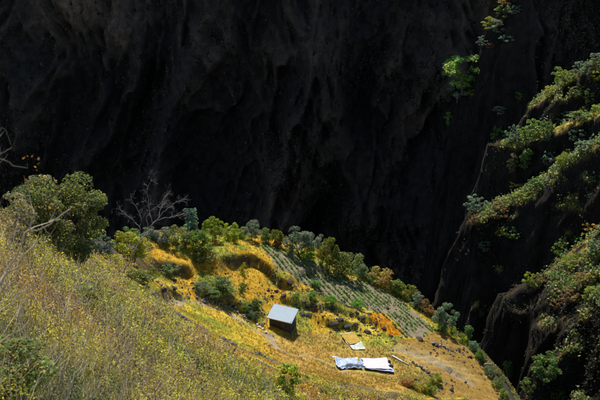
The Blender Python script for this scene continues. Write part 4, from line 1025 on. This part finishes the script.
# tiny scrub on the spurs and on the far wall
acc = Acc()
NR = 260000
xi = rg.uniform(RX[0], RX[-1], NR); yi = rg.uniform(RY[0], RY[-1], NR)
s_ = hsample(rs, RX, RY, xi, yi); h_ = hsample(HR, RX, RY, xi, yi)
kp = (h_ > -190) & ((hsample(FLAT, RX, RY, xi, yi) > .3) | (rg.random(NR) < .35)) & (np.abs(xi / (yi * CP - h_ * SP)) < .45) & (rg.random(NR) < np.where(s_ < 1.4, .95, .9) * np.clip(.8 + fbm(xi * .1, yi * .1, seed=7), .1, 1)); xi, yi, h_, s_ = xi[kp], yi[kp], h_[kp], s_[kp]
nx_, ny_ = -hsample(rgx, RX, RY, xi, yi), -hsample(rgy, RX, RY, xi, yi)
kp = (xi * nx_ + yi * ny_ + h_) / np.sqrt(xi ** 2 + yi ** 2 + h_ ** 2) < .25 * np.sqrt(1 + s_ ** 2); xi, yi, h_, s_ = xi[kp], yi[kp], h_[kp], s_[kp]
print('ridge clumps', len(xi))
k = np.where(s_ < 1.5, 10, 6); idx = np.repeat(np.arange(len(xi)), k); n = len(idx); dirs = unit(n, rg); dirs[:, 2] = np.abs(dirs[:, 2])
szb = rg.uniform(.5, 1.12, len(xi)) ** 2; bigb = (s_ < 1.5) & (rg.random(len(xi)) < .42); szb = np.where(bigb, szb * 2.0, szb)
P = np.column_stack([xi, yi, h_])[idx] + dirs * (szb[idx] * np.array([[1.], ])).T * rg.uniform(.4, 1, (n, 1))
Cc = pal([(.36, .28, .07), (.16, .21, .07), (.42, .32, .07), (.24, .27, .15), (.26, .17, .08)], len(xi), rg)  # palette for scrub in sun on the shoulders
Cc[bigb] = pal([(.21, .32, .08), (.32, .37, .22), (.40, .40, .08), (.15, .24, .07)], bigb.sum(), rg)
flk = s_ > 1.5; Cc[flk] = pal([(.07, .08, .04), (.10, .095, .055), (.04, .042, .025), (.12, .10, .065)], flk.sum(), rg)  # same scrub on the flanks, darker palette with the shade painted in
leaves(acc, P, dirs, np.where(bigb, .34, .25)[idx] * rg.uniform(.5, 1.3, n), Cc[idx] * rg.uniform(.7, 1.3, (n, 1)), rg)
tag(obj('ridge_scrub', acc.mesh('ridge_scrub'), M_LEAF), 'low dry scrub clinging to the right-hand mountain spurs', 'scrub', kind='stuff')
acc = Acc()
NW = 36000
xi = rg.uniform(-195, 195, NW); zi = rg.uniform(-205, -45, NW)
cov = fbm(xi * .02, zi * .02, oct=3, seed=17) + .35 - np.clip((zi + 110) / 60, 0, 1) * .5
kp = rg.random(NW) < np.clip(cov, .08, 1); xi, zi = xi[kp], zi[kp]
yi = wall_y(xi, zi); k = 15; idx = np.repeat(np.arange(len(xi)), k); n = len(idx)
dirs = unit(n, rg); szb = rg.uniform(.5, 1.0, len(xi)) ** 2 * 2.6
P = np.column_stack([xi, yi - .4 * szb, zi + .5 * szb])[idx] + dirs * szb[idx][:, None] * rg.uniform(.5, 1, (n, 1)) * np.array([.7, .6, 1.5])
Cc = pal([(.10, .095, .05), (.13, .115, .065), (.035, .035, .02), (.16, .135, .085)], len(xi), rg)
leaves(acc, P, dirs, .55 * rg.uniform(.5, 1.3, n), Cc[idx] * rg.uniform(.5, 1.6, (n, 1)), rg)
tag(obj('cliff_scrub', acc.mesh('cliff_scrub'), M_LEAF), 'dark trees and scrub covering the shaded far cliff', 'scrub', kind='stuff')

# ------------------------------------------------------------------ foreground individuals
# big round bush on the left shoulder
def own_bush(name, label, cat, px, py, hpx, wpx, n, cl, lsz, cols, seed, cr=.15, barkc=(.14, .11, .09), stems=5, base=.12, cz=.56):
    p = gnd(px, py); d = np.linalg.norm(p); hm = hpx / FPX * d; wm = wpx / FPX * d / 1.05
    o = thing(name, label, cat, (p[0], p[1], p[2] - .1), 0, None, (wm, wm, hm))
    cm, cen = crown_mesh('foliage', seed, n, cl, lsz, base=base, rx=.44, rz=.42, cz=cz, cr=cr, cols=cols, hollow=.55)
    obj('foliage', cm, M_LEAF, o)
    obj('stem', trunk_mesh('stem', seed, cen, r=.014, fork=.18, lean=.1, col=barkc, maxl=12, stems=stems), M_BARK, o)
    return o
own_bush('large_bush', 'big round green bush with dark stems on the left foreground slope', 'bush', 62, 268, 100, 104, 32000, 90, .013, [(.09, .13, .03), (.065, .09, .025), (.17, .20, .035), (.13, .12, .06), (.24, .23, .05)], 401, .125, base=.04, cz=.48, stems=9)
own_bush('bush', 'leafy green bush at the bottom centre in front of the golden field', 'bush', 288, 397, 38, 34, 1700, 20, .038, [(.26, .33, .035), (.19, .26, .035), (.42, .42, .04)], 402, .14, stems=4)
own_bush('bush', 'grey dry twiggy bush left of the big round bush', 'bush', 12, 250, 56, 60, 2200, 26, .022, [(.22, .20, .12), (.16, .17, .09), (.30, .22, .06)], 403, .14, (.38, .33, .26), 8)
own_bush('bush', 'blurred dark green bush in the bottom left corner', 'bush', 8, 399, 62, 90, 4200, 34, .024, [(.14, .22, .05), (.10, .16, .04), (.20, .24, .06), (.3, .2, .05)], 404, .14)
own_bush('bush', 'yellow-tipped green bush on the slope below the big round bush', 'bush', 78, 312, 28, 44, 2200, 22, .036, [(.16, .18, .03), (.25, .23, .03), (.11, .12, .04)], 405, .17, base=.05, cz=.45)
own_bush('bush', 'lime green upright bush in the middle of the near slope', 'bush', 98, 322, 24, 16, 900, 14, .05, [(.28, .28, .03), (.20, .24, .03)], 406, .15, base=.05, cz=.45)
own_bush('bush', 'low dark green bush right of the lime green bush below the bare tree', 'bush', 137, 290, 22, 36, 1500, 20, .042, [(.11, .13, .03), (.20, .19, .03)], 407, .17, base=.05, cz=.45)
own_bush('bush', 'low green bush at the lower left near the bottom edge', 'bush', 68, 392, 26, 40, 1600, 18, .034, [(.17, .20, .03), (.13, .16, .04)], 408, .17, base=.05, cz=.45)
own_bush('bush', 'small yellow bush above the bottom edge left of centre', 'bush', 178, 396, 16, 26, 900, 14, .05, [(.30, .28, .03), (.22, .22, .04)], 409, .17, base=.05, cz=.45)
own_bush('bush', 'small lime bush below the dark stone wall', 'bush', 230, 362, 10, 16, 600, 12, .06, [(.30, .31, .03), (.24, .25, .03)], 410, .18, base=.05, cz=.45)

# the leafless tree
def limb(acc, pts, r0, r1, col, rng, d, twigs=0, depth=.0, tw=(.5, 1.1), lvl=2):
    P = np.array([at(p[0], p[1], d + (p[2] if len(p) > 2 else 0)) for p in pts]) if len(pts[0]) < 4 else np.array([q[:3] for q in pts])
    # resample with wobble
    L = np.concatenate([[0], np.cumsum(np.linalg.norm(np.diff(P, axis=0), axis=1))]); m = max(4, len(P) * 3)
    s = np.linspace(0, L[-1], m); Q = np.stack([np.interp(s, L, P[:, i]) for i in range(3)], 1)
    Q[1:-1] += rng.normal(size=(m - 2, 3)) * L[-1] * .012
    tube(acc, Q, np.linspace(r0, r1, m), np.array(col) * rng.uniform(.85, 1.1), 5)
    def grow(p, dr, ln, r, lv):
        k = 5; q = [p]
        for i in range(k):
            dr = dr + rng.normal(size=3) * .28 + np.array([0, 0, .05]); dr /= np.linalg.norm(dr); q.append(q[-1] + dr * ln / k)
        tube(acc, q, np.linspace(r, r * .45, k + 1), np.array(col) * rng.uniform(.9, 1.25), 3)
        if lv > 0:
            for j in range(3):
                b = q[rng.integers(2, k + 1)]; nd = dr + rng.normal(size=3) * .7; nd /= np.linalg.norm(nd); grow(b, nd, ln * rng.uniform(.45, .7), r * .6, lv - 1)
    for t in range(twigs):
        i = rng.integers(m // 3, m); T = Q[min(i + 1, m - 1)] - Q[max(i - 2, 0)]; T /= np.linalg.norm(T) + 1e-9
        dr = T + rng.normal(size=3) * .6; dr /= np.linalg.norm(dr); grow(Q[i], dr, rng.uniform(*tw), max(r1 * .6, .004), lvl)
rb = np.random.default_rng(8)
pb = gnd(122, 277); DB = float(np.linalg.norm(pb))
bt = thing('bare_tree', 'leafless pale-barked tree leaning right above the yellow shrub', 'tree', tuple(pb))
acc = Acc(); BK = (.30, .28, .26)
limb(acc, [(121, 280), (125, 270), (132, 255), (140, 241), (149, 229), (157, 220)], .095, .06, BK, rb, DB)
me = acc.mesh('trunk'); tr = obj('trunk', me, M_BARK, bt); tr.location = -pb
for pts, n in [([(157, 220), (168, 218, .3), (180, 215, .6), (188, 212, .8)], 14), ([(157, 220), (164, 211, -.4), (174, 203, -.8), (186, 199, -1)], 18),
               ([(158, 219), (161, 208, .5), (163, 200, .9), (169, 193, 1.2)], 16), ([(153, 225), (150, 212, .3), (148, 200, .7), (146, 190, .9), (151, 181, 1)], 20),
               ([(141, 240), (140, 228, -.3), (132, 219, -.6), (124, 213, -.9), (119, 209, -1)], 16), ([(140, 230, -.3), (142, 218, -.8), (135, 205, -1.1), (131, 197, -1.2)], 10), ([(149, 229), (146, 216, -.6), (154, 208, -.7), (160, 204, -.6)], 8)]:
    acc = Acc(); limb(acc, pts, .04, .015, BK, rb, DB, n, tw=(.45, 1.0))
    b_ = obj('branch', acc.mesh('branch'), M_BARK, bt); b_.location = -pb

# dead shrub close to the camera, its pale branches reaching in from the left
rd = np.random.default_rng(12)
def near_branch_tree(label, root_px, root_py, dn, limbs_, bc=(.62, .53, .40)):
    r = ray(root_px, root_py); ps = r * dn; g = np.array([ps[0], ps[1], float(hz(ps[0], ps[1]))])
    t = thing('dead_shrub', label, 'shrub', tuple(g)); first = True
    for pts, r0, r1, nt, lf in limbs_:
        r0, r1, nt = r0 * .62, r1 * .62, min(nt, 1)
        acc = Acc(); limb(acc, pts, r0, r1, bc, rd, dn, nt, tw=(.12, .3), lvl=1)
        if first:
            tube(acc, [g + np.array([0, 0, -.2]), (g + ps) / 2 + np.array([.03, 0, 0]), at(*pts[0][:2], dn)], [.035, .028, r0], bc, 6); first = False
        o = obj('branch', acc.mesh('branch'), M_BARK, t); o.location = -g
        if lf:
            al = Acc(); q = np.array([at(px, py, dn) for px, py in lf for _ in range(5)]) + rd.normal(size=(len(lf) * 5, 3)) * .03
            leaves(al, q, unit(len(q), rd), .014 * rd.uniform(.6, 1.2, len(q)), pal([(.45, .25, .03), (.35, .15, .04)], len(q), rd), rd)
            l = obj('dead_leaves', al.mesh('dead_leaves'), M_LEAF, t); l.location = -g
near_branch_tree('blurred bare pale branches reaching in at the upper left edge', -60, 190, 6.0,
    [([(-60, 190), (-8, 158), (4, 158), (15, 166), (28, 168)], .010, .006, 2, [(29, 158), (36, 162)]), ([(-8, 158), (4, 152), (12, 147)], .008, .005, 1, None), ([(-60, 190), (-10, 150), (2, 126), (8, 134), (11, 145)], .008, .004, 2, None)], (.2, .17, .13))
near_branch_tree('blurred pale forked dead branches at the left foreground below the bush', -70, 330, 6.5,
    [([(-70, 330), (0, 282), (12, 270), (28, 250), (37, 240)], .016, .009, 2, None), ([(-8, 300), (28, 229), (45, 228), (58, 219), (70, 209)], .012, .007, 3, None), ([(30, 229), (31, 221), (34, 214)], .010, .007, 1, [(38, 196), (33, 186), (57, 205)]), ([(-70, 330), (0, 310), (16, 297), (26, 290)], .012, .006, 2, None), ([(-70, 330), (-5, 345), (20, 330), (28, 322)], .01, .005, 2, None)])
near_branch_tree('pale dead stalk rising from the bottom edge left of centre', 62, 420, 9.0,
    [([(62, 420), (68, 396), (76, 376), (86, 358)], .022, .010, 3, None)])
print('objects', len(bpy.data.objects), 'tris', sum(len(m.loops) - 2 * len(m.polygons) for m in bpy.data.meshes))
